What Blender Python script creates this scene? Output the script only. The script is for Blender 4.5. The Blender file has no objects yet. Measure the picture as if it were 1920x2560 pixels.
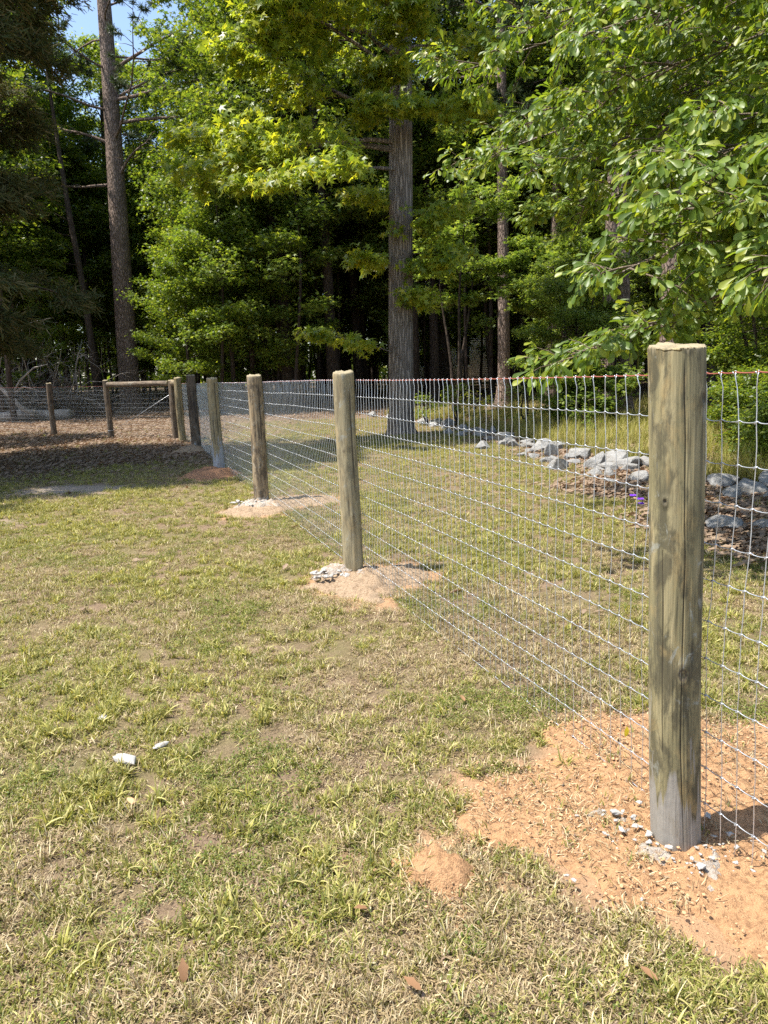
import bpy, math, random
import numpy as np
from mathutils import Matrix, Vector

# ---------------------------------------------------------------- camera, sky, sun, exposure
sc = bpy.context.scene
C = sc.collection
def make_camera():
    p, r = math.radians(10.54), math.radians(2.2)
    F = Vector((0, math.cos(p), -math.sin(p))); R0 = Vector((1, 0, 0)); U0 = R0.cross(F)
    U = U0 * math.cos(r) + R0 * math.sin(r); R = R0 * math.cos(r) - U0 * math.sin(r)
    cd = bpy.data.cameras.new('camera'); cd.lens = 26; cd.sensor_width = 36; cd.clip_end = 3000; cd.clip_start = .05
    co = bpy.data.objects.new('camera', cd); C.objects.link(co)
    co.matrix_world = Matrix(((R.x, U.x, -F.x, 0), (R.y, U.y, -F.y, 0), (R.z, U.z, -F.z, 1.25), (0, 0, 0, 1)))
    sc.camera = co
make_camera()
SUN_EL = math.radians(66); SUN_AZ = math.radians(258)      # azimuth clockwise from +Y: the sun stands to the left
sun_dir = Vector((math.sin(SUN_AZ) * math.cos(SUN_EL), math.cos(SUN_AZ) * math.cos(SUN_EL), math.sin(SUN_EL)))
w = bpy.data.worlds.new('World'); sc.world = w; w.use_nodes = True
wn = w.node_tree; bg = wn.nodes['Background']
sky = wn.nodes.new('ShaderNodeTexSky'); sky.sky_type = 'NISHITA'; sky.sun_disc = False
sky.sun_elevation = SUN_EL; sky.sun_rotation = SUN_AZ; sky.air_density = 1.0; sky.dust_density = 1.2
wn.links.new(sky.outputs[0], bg.inputs[0]); bg.inputs[1].default_value = 0.15
ld = bpy.data.lights.new('sun', 'SUN'); ld.energy = 5.0; ld.angle = math.radians(.53); ld.color = (1, .95, .87)
lo = bpy.data.objects.new('sun', ld); C.objects.link(lo); lo.location = (-20, -5, 40)
lo.rotation_euler = sun_dir.to_track_quat('Z', 'Y').to_euler()
sc.view_settings.view_transform = 'Standard'; sc.view_settings.look = 'None'
sc.view_settings.gamma = 1; sc.view_settings.exposure = 0.98
cy = sc.cycles
cy.max_bounces = 5; cy.diffuse_bounces = 3; cy.glossy_bounces = 2; cy.transmission_bounces = 4; cy.transparent_max_bounces = 4
cy.use_denoising = False
cy.sample_clamp_indirect = 6

RNG = np.random.default_rng(7)
random.seed(7)

# ---------------------------------------------------------------- helpers
def hash2(ix, iy, s):
    h = (ix.astype(np.int64) * 374761393 + iy.astype(np.int64) * 668265263 + s * 974634777) & 0xffffffff
    h = ((h ^ (h >> 13)) * 1274126177) & 0xffffffff
    return ((h ^ (h >> 16)) & 0xffff) / 65535.0
def vnoise(x, y, s=0):
    x = np.asarray(x, float); y = np.asarray(y, float)
    ix = np.floor(x); iy = np.floor(y); fx = x - ix; fy = y - iy
    fx = fx * fx * (3 - 2 * fx); fy = fy * fy * (3 - 2 * fy)
    a = hash2(ix, iy, s); b = hash2(ix + 1, iy, s); c = hash2(ix, iy + 1, s); d = hash2(ix + 1, iy + 1, s)
    return (a * (1 - fx) + b * fx) * (1 - fy) + (c * (1 - fx) + d * fx) * fy
def fbm(x, y, s=0, o=4):
    v = 0; a = .5; n = 0
    x = np.asarray(x, float); y = np.asarray(y, float)
    for i in range(o):
        v = v + a * vnoise(x, y, s + i * 17); n += a; a *= .5; x = x * 2.03 + 5.1; y = y * 2.03 + 9.7
    return v / n
def smooth(a, b, x): 
    t = np.clip((x - a) / (b - a), 0, 1); return t * t * (3 - 2 * t)

def mesh(name, V, Q=None, T=None, mats=(), smooth_=False, attrs=None, mi=None):
    V = np.asarray(V, np.float32).reshape(-1, 3)
    fs = []; ls = []; n = 0
    if Q is not None and len(Q): Q = np.asarray(Q, np.int32).reshape(-1, 4); fs.append(Q.ravel()); ls.append(np.full(len(Q), 4, np.int32))
    if T is not None and len(T): T = np.asarray(T, np.int32).reshape(-1, 3); fs.append(T.ravel()); ls.append(np.full(len(T), 3, np.int32))
    L = np.concatenate(fs); cnt = np.concatenate(ls)
    me = bpy.data.meshes.new(name)
    me.vertices.add(len(V)); me.vertices.foreach_set('co', V.ravel())
    me.loops.add(len(L)); me.loops.foreach_set('vertex_index', L)
    me.polygons.add(len(cnt)); st = np.zeros(len(cnt), np.int32); st[1:] = np.cumsum(cnt)[:-1]
    me.polygons.foreach_set('loop_start', st)
    for m in mats: me.materials.append(m)
    if mi is not None: me.polygons.foreach_set('material_index', np.asarray(mi, np.int32))
    if smooth_: me.polygons.foreach_set('use_smooth', np.ones(len(cnt), bool))
    if attrs:
        for k, v in attrs.items():
            a = me.attributes.new(k, 'FLOAT', 'POINT'); a.data.foreach_set('value', np.asarray(v, np.float32))
    me.update(calc_edges=True)
    return me
def link(name, me, parent=None, loc=(0, 0, 0), rz=0, sc_=1, label=None, cat=None, group=None, kind=None):
    o = bpy.data.objects.new(name, me); C.objects.link(o)
    o.location = loc; o.rotation_euler = (0, 0, rz); o.scale = (sc_,) * 3
    if parent: o.parent = parent
    tag(o, label, cat, group, kind); return o
def tag(o, label=None, cat=None, group=None, kind=None):
    if label: o['label'] = label
    if cat: o['category'] = cat
    if group: o['group'] = group
    if kind: o['kind'] = kind
    return o
def empty(name, loc=(0, 0, 0), rz=0, sc_=1, **k):
    o = link(name, None, None, loc, rz, sc_, **k); o.empty_display_size = .1; return o
def copy_tree(o, loc, rz, s, label=None, cat=None, group=None):
    c = o.copy(); C.objects.link(c); c.location = loc; c.rotation_euler = (0, 0, rz); c.scale = (s[0], s[0], s[1]) if isinstance(s, tuple) else (s,) * 3
    for ch in list(o.children):
        d = ch.copy(); C.objects.link(d); d.parent = c
    tag(c, label, cat, group); return c

class MB:
    def __init__(s): s.V = []; s.Q = []; s.T = []; s.n = 0
    def add(s, V, Q=None, T=None):
        V = np.asarray(V, float).reshape(-1, 3)
        if Q is not None and len(Q): s.Q.append(np.asarray(Q).reshape(-1, 4) + s.n)
        if T is not None and len(T): s.T.append(np.asarray(T).reshape(-1, 3) + s.n)
        s.V.append(V); s.n += len(V)
    def tube(s, P, R, k=6, caps=True):
        P = np.asarray(P, float); m = len(P); R = np.broadcast_to(np.asarray(R, float), (m,))
        t = np.gradient(P, axis=0); t /= np.linalg.norm(t, axis=1)[:, None] + 1e-9
        ref = np.array([0, 0, 1.]) if abs(t[:, 2]).mean() < .8 else np.array([1., 0, 0])
        a = np.cross(t, ref); a /= np.linalg.norm(a, axis=1)[:, None] + 1e-9; b = np.cross(t, a)
        th = np.arange(k) * 2 * math.pi / k
        V = P[:, None] + R[:, None, None] * (np.cos(th)[None, :, None] * a[:, None] + np.sin(th)[None, :, None] * b[:, None])
        i = np.arange(m - 1)[:, None] * k; j = np.arange(k)[None]; j2 = (j + 1) % k
        Q = np.stack([i + j, i + j2, i + k + j2, i + k + j], -1).reshape(-1, 4)
        V = V.reshape(-1, 3); T = None
        if caps:
            V = np.vstack([V, P[0], P[-1]]); c0 = m * k; jj = np.arange(k); e = (m - 1) * k
            T = np.vstack([np.stack([jj, np.full(k, c0), (jj + 1) % k], -1), np.stack([e + jj, e + (jj + 1) % k, np.full(k, c0 + 1)], -1)])
        s.add(V, Q, T)
    def mesh(s, name, mats=(), sm=True):
        return mesh(name, np.vstack(s.V), np.vstack(s.Q) if s.Q else None, np.vstack(s.T) if s.T else None, mats, sm)

def frames(d, n):
    d = d / (np.linalg.norm(d, axis=1)[:, None] + 1e-9)
    s = np.cross(n, d); s /= np.linalg.norm(s, axis=1)[:, None] + 1e-9
    n = np.cross(d, s)
    return np.stack([s, d, n], 1)          # rows: side, along, up
def stamp(tv, tq, pos, M, scale):
    """template verts (k,3) in (side, along, up); one copy per row of pos"""
    k = len(tv); N = len(pos)
    V = np.einsum('ki,nij->nkj', tv, M) * scale[:, None, None] + pos[:, None]
    Q = tq[None] + (np.arange(N) * k)[:, None, None]
    return V.reshape(-1, 3), Q.reshape(-1, tq.shape[1])

# leaf outlines: (side, along, up), length 1
LEAF_DIAMOND = (np.array([[0, 0, 0], [.3, .45, .07], [0, 1, -.06], [-.3, .45, .07]]), np.array([[0, 1, 2, 3]]))
def star_leaf():
    pts = [(0, .12, 0)]; tips = []
    ang = [-118, -58, 0, 58, 118]; ln = [.5, .72, .88, .72, .5]
    V = [(0, .15, .03)]
    nang = [-150, -88, -29, 29, 88, 150]; nl = [.1, .24, .3, .3, .24, .1]
    for a, l in zip(nang, nl): V.append((math.sin(math.radians(a)) * l, .15 + math.cos(math.radians(a)) * l, .02))
    for a, l in zip(ang, ln): V.append((math.sin(math.radians(a)) * l, .15 + math.cos(math.radians(a)) * l, -.07))
    Q = [(0, 1 + i, 7 + i, 2 + i) for i in range(5)]
    return np.array(V), np.array(Q)
LEAF_STAR = star_leaf()
def oak_leaf():
    prof = [(0, .02), (.3, .06), (.6, .15), (.82, .2), (.95, .14), (1, .03)]
    V = []
    for i, (a, wd) in enumerate(prof):
        z = -.22 * a * a
        V += [(-wd, a, z + wd * .35), (0, a, z), (wd, a, z + wd * .35)]
    Q = []
    for i in range(5): b = i * 3; Q += [(b, b + 1, b + 4, b + 3), (b + 1, b + 2, b + 5, b + 4)]
    return np.array(V), np.array(Q)
LEAF_OAK = oak_leaf()
LEAF_OVAL = (np.array([[0, 0, 0], [.2, .3, .05], [.22, .65, .03], [0, 1, -.08], [-.22, .65, .03], [-.2, .3, .05]]), np.array([[0, 1, 4, 5], [1, 2, 3, 4]]))
LEAF_OVAL = (LEAF_OVAL[0], np.array([[0, 1, 4, 5], [1, 2, 3, 4]]))
LEAF_SLIVER = (np.array([[-.06, 0, 0], [.06, 0, 0], [.035, 1, 0], [-.035, 1, 0]]), np.array([[0, 1, 2, 3]]))

# ---------------------------------------------------------------- materials
def newmat(name):
    m = bpy.data.materials.new(name); m.use_nodes = True; nt = m.node_tree; nt.nodes.clear()
    out = nt.nodes.new('ShaderNodeOutputMaterial'); return m, nt, out
def N(nt, t, **k):
    n = nt.nodes.new(t)
    for a, b in k.items():
        if a == 'ins':
            for i, v in b.items(): n.inputs[i].default_value = v
        else: setattr(n, a, b)
    return n
def ramp(nt, stops, fac=None, interp='LINEAR'):
    r = nt.nodes.new('ShaderNodeValToRGB'); r.color_ramp.interpolation = interp
    e = r.color_ramp.elements
    while len(e) < len(stops): e.new(.5)
    for x, (p, c) in zip(e, stops): x.position = p; x.color = (*c, 1) if len(c) == 3 else c
    if fac is not None: nt.links.new(fac, r.inputs[0])
    return r
def mapping(nt, scale, src='Object', loc=(0, 0, 0)):
    tc = nt.nodes.new('ShaderNodeTexCoord'); mp = nt.nodes.new('ShaderNodeMapping')
    mp.inputs['Scale'].default_value = scale; mp.inputs['Location'].default_value = loc
    nt.links.new(tc.outputs[src], mp.inputs[0]); return mp.outputs[0]
def noise(nt, vec, scale=1, detail=4, rough=.55, dist=0):
    n = nt.nodes.new('ShaderNodeTexNoise'); n.inputs['Scale'].default_value = scale; n.inputs['Detail'].default_value = detail
    n.inputs['Roughness'].default_value = rough; n.inputs['Distortion'].default_value = dist
    if vec is not None: nt.links.new(vec, n.inputs['Vector'])
    return n.outputs['Fac']
def mixc(nt, fac, a, b, blend='MIX'):
    m = nt.nodes.new('ShaderNodeMix'); m.data_type = 'RGBA'; m.blend_type = blend
    for s, i in ((fac, 0), (a, 6), (b, 7)):
        if isinstance(s, (int, float)): m.inputs[i].default_value = s
        elif isinstance(s, tuple): m.inputs[i].default_value = (*s, 1)
        else: nt.links.new(s, m.inputs[i])
    return m.outputs[2]
def math_(nt, op, a, b=None, clamp=False):
    m = nt.nodes.new('ShaderNodeMath'); m.operation = op; m.use_clamp = clamp
    for s, i in ((a, 0), (b, 1)):
        if s is None: continue
        if isinstance(s, (int, float)): m.inputs[i].default_value = s
        else: nt.links.new(s, m.inputs[i])
    return m.outputs[0]
def principled(nt, out, col, rough=.8, spec=.3, bump=None, bump_s=.5, bump_d=.01, metal=0):
    b = nt.nodes.new('ShaderNodeBsdfPrincipled')
    if isinstance(col, tuple): b.inputs['Base Color'].default_value = (*col, 1)
    else: nt.links.new(col, b.inputs['Base Color'])
    if isinstance(rough, (int, float)): b.inputs['Roughness'].default_value = rough
    else: nt.links.new(rough, b.inputs['Roughness'])
    b.inputs['Specular IOR Level'].default_value = spec; b.inputs['Metallic'].default_value = metal
    if bump is not None:
        bp = nt.nodes.new('ShaderNodeBump'); bp.inputs['Strength'].default_value = bump_s; bp.inputs['Distance'].default_value = bump_d
        nt.links.new(bump, bp.inputs['Height']); nt.links.new(bp.outputs[0], b.inputs['Normal'])
    if out is not None: nt.links.new(b.outputs[0], out.inputs[0])
    return b
def leaf_mat(name, cols, trans, tfac=.4, rough=.45, spec=.4, objvar=.0):
    m, nt, out = newmat(name)
    g = nt.nodes.new('ShaderNodeNewGeometry')
    st = [(i / max(1, len(cols) - 1), c) for i, c in enumerate(cols)]
    r = ramp(nt, st, g.outputs['Random Per Island'])
    col = r.outputs[0]
    tcol = mixc(nt, 1.0, col, trans, 'MULTIPLY')
    if objvar:
        oi = nt.nodes.new('ShaderNodeObjectInfo')
        hs = nt.nodes.new('ShaderNodeHueSaturation')
        v = math_(nt, 'MULTIPLY_ADD', oi.outputs['Random'], objvar); nt.nodes[-1].inputs[2].default_value = 1 - objvar / 2
        nt.links.new(v, hs.inputs['Value']); nt.links.new(col, hs.inputs['Color'])
        col = hs.outputs[0]; tcol = mixc(nt, 1.0, col, trans, 'MULTIPLY')
    b = principled(nt, None, col, rough, spec)
    t = nt.nodes.new('ShaderNodeBsdfTranslucent'); nt.links.new(tcol, t.inputs[0])
    mx = nt.nodes.new('ShaderNodeMixShader'); mx.inputs[0].default_value = tfac
    nt.links.new(b.outputs[0], mx.inputs[1]); nt.links.new(t.outputs[0], mx.inputs[2]); nt.links.new(mx.outputs[0], out.inputs[0])
    return m
M = {}
M['gum_leaf'] = leaf_mat('sweetgum leaf', [(.11, .17, .022), (.18, .25, .03), (.27, .33, .04), (.38, .38, .035)], (2.0, 1.8, .8), .5, .4, .45)
M['forest_leaf'] = leaf_mat('forest leaf', [(.05, .09, .016), (.09, .14, .022), (.135, .185, .028), (.21, .24, .035)], (2.1, 2.0, .8), .5, .42, .45, .35)
M['under_leaf'] = leaf_mat('understory leaf', [(.07, .12, .02), (.11, .17, .03), (.17, .23, .045), (.24, .28, .06)], (2.0, 1.9, .9), .46, .42, .45, .2)
M['oak_leaf'] = leaf_mat('water oak leaf', [(.075, .125, .02), (.11, .175, .026), (.165, .235, .03), (.30, .33, .04)], (1.9, 1.8, .75), .42, .42, .4)
M['cedar_leaf'] = leaf_mat('cedar foliage', [(.04, .058, .018), (.065, .08, .024), (.10, .10, .034), (.16, .125, .055)], (1.5, 1.4, .8), .25, .7, .2)
M['pine_leaf'] = leaf_mat('pine needle', [(.03, .055, .02), (.05, .08, .03), (.09, .09, .05)], (1.5, 1.5, .8), .2, .5, .3)
M['grass_green'] = leaf_mat('grass blade', [(.10, .125, .026), (.21, .215, .045), (.33, .31, .08), (.48, .43, .18)], (1.7, 1.6, .9), .32, .5, .3, .5)
M['grass_dry'] = leaf_mat('dry grass', [(.15, .10, .05), (.29, .215, .11), (.42, .335, .19), (.56, .48, .3)], (1.3, 1.2, .9), .2, .6, .25, .4)
M['weed'] = leaf_mat('weed leaf', [(.10, .14, .03), (.17, .2, .04), (.28, .28, .06)], (1.8, 1.7, .8), .3, .5, .3, .4)
M['dead_leaf'] = leaf_mat('dead leaf', [(.09, .065, .045), (.17, .12, .08), (.28, .2, .135), (.45, .36, .25)], (1.4, 1.0, .7), .15, .6, .25, .3)
M['yellow_leaf'] = leaf_mat('yellow leaf', [(.7, .55, .03), (.75, .6, .05)], (1.2, 1.1, .7), .3, .5, .3)
M['purple_petal'] = leaf_mat('purple petal', [(.16, .03, .55), (.22, .06, .65)], (1.3, 1.1, 1.3), .3, .5, .3)

def bark(name, dark, mid, light, sx=22, sz=3, bump=.03, plates=False):
    m, nt, out = newmat(name)
    v = mapping(nt, (sx, sx, sz))
    n1 = noise(nt, v, 1.0, 5, .6, .8)
    vo = N(nt, 'ShaderNodeTexVoronoi', feature='DISTANCE_TO_EDGE'); vo.inputs['Scale'].default_value = 1.0 if plates else .8
    wv = N(nt, 'ShaderNodeVectorMath', operation='ADD'); nt.links.new(v, wv.inputs[0])
    nz = N(nt, 'ShaderNodeTexNoise'); nz.inputs['Scale'].default_value = 1.4; nt.links.new(v, nz.inputs['Vector'])
    nt.links.new(nz.outputs['Color'], wv.inputs[1]); nt.links.new(wv.outputs[0], vo.inputs['Vector'])
    edge = ramp(nt, [(0, (0, 0, 0)), (.22, (1, 1, 1))], vo.outputs['Distance']).outputs[0]
    col = ramp(nt, [(.25, dark), (.5, mid), (.75, light)], n1).outputs[0]
    col = mixc(nt, edge, tuple(c * .45 for c in dark), col)
    v2 = mapping(nt, (3, 3, 1.2)); big = noise(nt, v2, 1, 3)
    col = mixc(nt, math_(nt, 'MULTIPLY', big, .5), col, tuple(c * 1.2 for c in light))
    h = math_(nt, 'ADD', math_(nt, 'MULTIPLY', n1, .5), edge)
    principled(nt, out, col, .9, .15, h, 1.0, bump)
    return m
M['gum_bark'] = bark('sweetgum bark', (.12, .09, .07), (.26, .21, .17), (.42, .35, .29), 26, 2.6, .03)
M['pine_bark'] = bark('pine bark', (.12, .08, .058), (.25, .18, .14), (.38, .29, .235), 16, 4.5, .03, True)
M['dark_bark'] = bark('dark bark', (.03, .022, .016), (.07, .05, .038), (.13, .10, .08), 22, 4, .02)
M['cedar_bark'] = bark('cedar bark', (.05, .03, .02), (.12, .08, .055), (.2, .14, .1), 30, 1.5, .015)
M['twig'] = bark('twig bark', (.09, .065, .04), (.16, .12, .08), (.25, .2, .15), 60, 20, .003)
M['dead_wood'] = bark('bleached wood', (.22, .18, .15), (.4, .35, .3), (.6, .55, .49), 30, 3, .01)

def wood_mat(name, base, dark, light, conc_h=.0, conc=(.33, .32, .3), seed=0.0, patch=.5):
    """pressure treated round post: streaks along z, blotches, knots, a skin of concrete slurry at the foot"""
    m, nt, out = newmat(name)
    st = mapping(nt, (38, 38, 2.6), loc=(seed, seed * 2, seed)); s1 = noise(nt, st, 1, 6, .62, .6)
    st2 = mapping(nt, (110, 110, 5), loc=(seed * 3, 0, 0)); s2 = noise(nt, st2, 1, 4, .6)
    bl = mapping(nt, (16, 16, 6), loc=(0, seed, seed * 5)); b1 = noise(nt, bl, 1, 7, .68, .5)
    bl2 = mapping(nt, (13, 13, 5), loc=(seed * 2, 4, 1)); b2 = noise(nt, bl2, 1, 7, .7, .5)
    col = ramp(nt, [(.3, dark), (.47, base), (.68, light)], s1).outputs[0]
    col = mixc(nt, ramp(nt, [(.47, (0, 0, 0)), (.56, (patch,) * 3)], b1).outputs[0], col, tuple(c * .62 for c in dark))
    col = mixc(nt, ramp(nt, [(.52, (0, 0, 0)), (.64, (.55,) * 3)], b2).outputs[0], col, (light[0] * 1.05, light[1] * .92, light[2] * .75))
    gr = mapping(nt, (9, 9, 6), loc=(9, seed, 2)); g1 = noise(nt, gr, 1, 6, .7, 2)
    col = mixc(nt, ramp(nt, [(.58, (0, 0, 0)), (.66, (.6,) * 3)], g1).outputs[0], col, (.33, .34, .3))
    col = mixc(nt, math_(nt, 'MULTIPLY', ramp(nt, [(.35, (1, 1, 1)), (.48, (0, 0, 0))], s2).outputs[0], .45), col, tuple(c * .5 for c in dark))
    at = N(nt, 'ShaderNodeAttribute', attribute_name='crack')
    col = mixc(nt, at.outputs['Fac'], col, (.03, .022, .014))
    tp = N(nt, 'ShaderNodeAttribute', attribute_name='cut')
    col = mixc(nt, tp.outputs['Fac'], col, mixc(nt, s2, (.24, .195, .115), (.34, .29, .19)))
    kn = N(nt, 'ShaderNodeAttribute', attribute_name='knot')
    col = mixc(nt, kn.outputs['Fac'], col, (.07, .055, .04))
    h = math_(nt, 'ADD', s1, math_(nt, 'MULTIPLY', s2, .6))
    if conc_h:
        cm = N(nt, 'ShaderNodeAttribute', attribute_name='conc')
        cc = mixc(nt, noise(nt, mapping(nt, (60, 60, 60)), 1, 5, .7), tuple(c * .72 for c in conc), tuple(c * 1.25 for c in conc))
        cc = mixc(nt, math_(nt, 'MULTIPLY', ramp(nt, [(.5, (0, 0, 0)), (.6, (1, 1, 1))], b1).outputs[0], .5), cc, (.2, .17, .12))
        col = mixc(nt, cm.outputs['Fac'], col, cc)
        col = mixc(nt, math_(nt, 'MULTIPLY', at.outputs['Fac'], .8), col, (.05, .04, .03))
    principled(nt, out, col, .75, .25, h, .7, .004)
    return m
M['metal'] = (lambda: (lambda t: (principled(t[1], t[2], mixc(t[1], noise(t[1], mapping(t[1], (80, 80, 80)), 1, 2), (.5, .53, .57), (.74, .76, .78)), .38, .5, metal=.75), t[0])[1])(newmat('galvanised wire')))()
M['red'] = (lambda: (lambda t: (principled(t[1], t[2], mixc(t[1], noise(t[1], mapping(t[1], (60, 60, 60)), 1, 2), (.24, .06, .04), (.34, .11, .075)), .45, .4), t[0])[1])(newmat('red coated wire')))()
def rock_mat(name, a, b, stain=(.2, .17, .13), sc_=7, bd=.03):
    m, nt, out = newmat(name)
    n1 = noise(nt, mapping(nt, (sc_,) * 3), 1, 7, .62, .5); n2 = noise(nt, mapping(nt, (2.3,) * 3), 1, 4, .6)
    n3 = noise(nt, mapping(nt, (40,) * 3), 1, 4, .7)
    col = mixc(nt, n1, a, b); col = mixc(nt, ramp(nt, [(.5, (0, 0, 0)), (.7, (.7,) * 3)], n2).outputs[0], col, stain)
    principled(nt, out, col, .9, .2, math_(nt, 'ADD', n1, math_(nt, 'MULTIPLY', n3, .3)), .8, bd); return m
M['rock'] = rock_mat('limestone', (.17, .168, .16), (.42, .41, .39))
M['crumb'] = rock_mat('concrete crumb', (.27, .26, .24), (.5, .48, .44), (.38, .3, .22), 1.6, .002)
M['clod'] = rock_mat('soil clod', (.42, .25, .13), (.62, .40, .22), (.4, .24, .12), 1.6, .002)

def soil_mat(name, a, b, c, wet=(.2, .1, .05)):
    m, nt, out = newmat(name)
    v = mapping(nt, (1, 1, 1)); n1 = noise(nt, v, 5, 6, .65); n2 = noise(nt, v, 60, 5, .7); n3 = noise(nt, v, 240, 3, .7)
    col = mixc(nt, n1, a, b); col = mixc(nt, ramp(nt, [(.38, (1, 1, 1)), (.52, (0, 0, 0))], n2).outputs[0], col, c)
    col = mixc(nt, ramp(nt, [(.6, (0, 0, 0)), (.75, (.6,) * 3)], n3).outputs[0], col, (.56, .40, .25))
    h = math_(nt, 'ADD', n2, math_(nt, 'MULTIPLY', n3, .5))
    principled(nt, out, col, .95, .1, h, .9, .012); return m
M['orange_soil'] = soil_mat('orange sandy soil', (.55, .325, .17), (.45, .26, .13), (.31, .175, .09))
M['pale_soil'] = soil_mat('pale sandy soil', (.44, .33, .22), (.34, .24, .155), (.25, .17, .105))
M['red_soil'] = soil_mat('reddish soil', (.42, .22, .12), (.36, .2, .11), (.24, .13, .08))

# ---------------------------------------------------------------- the ground
def inpoly(x, y, poly):
    poly = np.asarray(poly, float); ins = np.zeros(np.shape(x), bool); d = np.full(np.shape(x), 1e9)
    for i in range(len(poly)):
        x0, y0 = poly[i - 1]; x1, y1 = poly[i]
        c = ((y0 > y) != (y1 > y)) & (x < (x1 - x0) * (y - y0) / (y1 - y0 + 1e-12) + x0); ins ^= c
        t = np.clip(((x - x0) * (x1 - x0) + (y - y0) * (y1 - y0)) / ((x1 - x0) ** 2 + (y1 - y0) ** 2 + 1e-12), 0, 1)
        d = np.minimum(d, np.hypot(x - x0 - t * (x1 - x0), y - y0 - t * (y1 - y0)))
    return np.where(ins, d, -d)
P_BIG = [(.19, 2.07), (.29, 2.14), (.48, 2.16), (.59, 2.27), (.52, 2.42), (.69, 2.52), (.91, 2.5), (1.15, 2.4), (1.45, 2.2), (1.6, 1.8), (1.5, 1.2), (1.1, 1.02), (.85, 1.2), (.74, 1.38), (.6, 1.48), (.48, 1.56), (.43, 1.66), (.32, 1.74), (.19, 1.82), (.15, 1.93)]
P_SMALL = [(-.03, 1.71), (.05, 1.77), (.12, 1.74), (.17, 1.67), (.17, 1.58), (.11, 1.53), (.03, 1.58)]
P_P2 = [(-.53, 4.32), (-.43, 4.62), (-.29, 4.8), (-.1, 4.72), (.14, 4.75), (.3, 4.52), (.2, 4.27), (.04, 4.1), (-.02, 3.89), (-.15, 3.97), (-.31, 4.15)]
P_P3 = [(-1.62, 6.96), (-1.48, 7.35), (-1.28, 7.64), (-.93, 7.9), (-.5, 7.75), (-.42, 7.28), (-.8, 7.2), (-.97, 6.95), (-1.15, 6.68), (-1.4, 6.64)]
P_P4 = [(-2.72, 9.75), (-2.6, 10.3), (-2.24, 10.45), (-1.9, 10.0), (-2.0, 9.5), (-2.35, 9.45)]
P_P5 = [(-3.9, 13.3), (-3.7, 13.9), (-3.3, 14.1), (-3.0, 13.7), (-3.1, 13.1), (-3.5, 12.9)]
PATCHES = [P_BIG, P_SMALL, P_P2, P_P3, P_P4, P_P5]
ROCKLINE = [(-.3, 22), (.9, 18.8), (1.5, 17), (2.0, 14.6), (2.3, 12.2), (2.6, 10.4), (2.85, 9.0), (3.35, 7.4), (3.9, 6.4), (4.6, 5.2), (6, 3.5)]
def rise(y): return .02 * np.clip(np.asarray(y, float) - 18, 0, 40)
def ground_z(x, y):
    return rise(y) + (fbm(np.asarray(x) * 1.3, np.asarray(y) * 1.3, 3, 3) - .5) * .04 + (fbm(np.asarray(x) * 9, np.asarray(y) * 9, 8, 3) - .5) * .012
def line_x(y): return np.interp(y, [p[1] for p in ROCKLINE][::-1], [p[0] for p in ROCKLINE][::-1])
def litter_mask(x, y):
    """1 where fallen leaves cover the ground: under the cedar, along and behind the rock row, and in the woods"""
    x = np.asarray(x, float); y = np.asarray(y, float); n = (fbm(x * .9, y * .9, 21, 4) - .5)
    a = smooth(10.2, 12.5, y + n * 3 + np.clip(-x - 4, 0, 3) * .3) * smooth(-1.8, -3.2, x + .18 * (y - 10) + n * 1.5)
    lx = np.interp(y, [2.5, 3.4, 4.2, 5, 6, 7.4, 9, 10.4, 12.2, 14.6, 18.8, 22], [4.6, 3.1, 2.4, 2.15, 2.1, 2.2, 2.25, 2.3, 2.3, 2.0, .9, -.3])
    r = smooth(-.35, .35, x - lx + n * 1.4) * smooth(2.6, 4.0, y + n)
    r2 = smooth(-.2, .5, x - line_x(y) + n) * smooth(15, 17, y)
    wds = smooth(20.5, 23, y + n * 3)
    return np.clip(np.maximum(np.maximum(a, r), np.maximum(wds, r2)), 0, 1)
def bare_mask(x, y):
    n = fbm(x * 1.1, y * 1.1, 31, 4) - .5
    a = smooth(1.0, .2, np.hypot((x + 4.0) / 1.7, (y - 9.0) / .7) + n * 1.2)
    b = smooth(1.0, .3, np.hypot((x + 4.6) / 1.2, (y - 6.9) / .5) + n * 1.5)
    return np.clip(np.maximum(a, b * .7), 0, 1)
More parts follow.
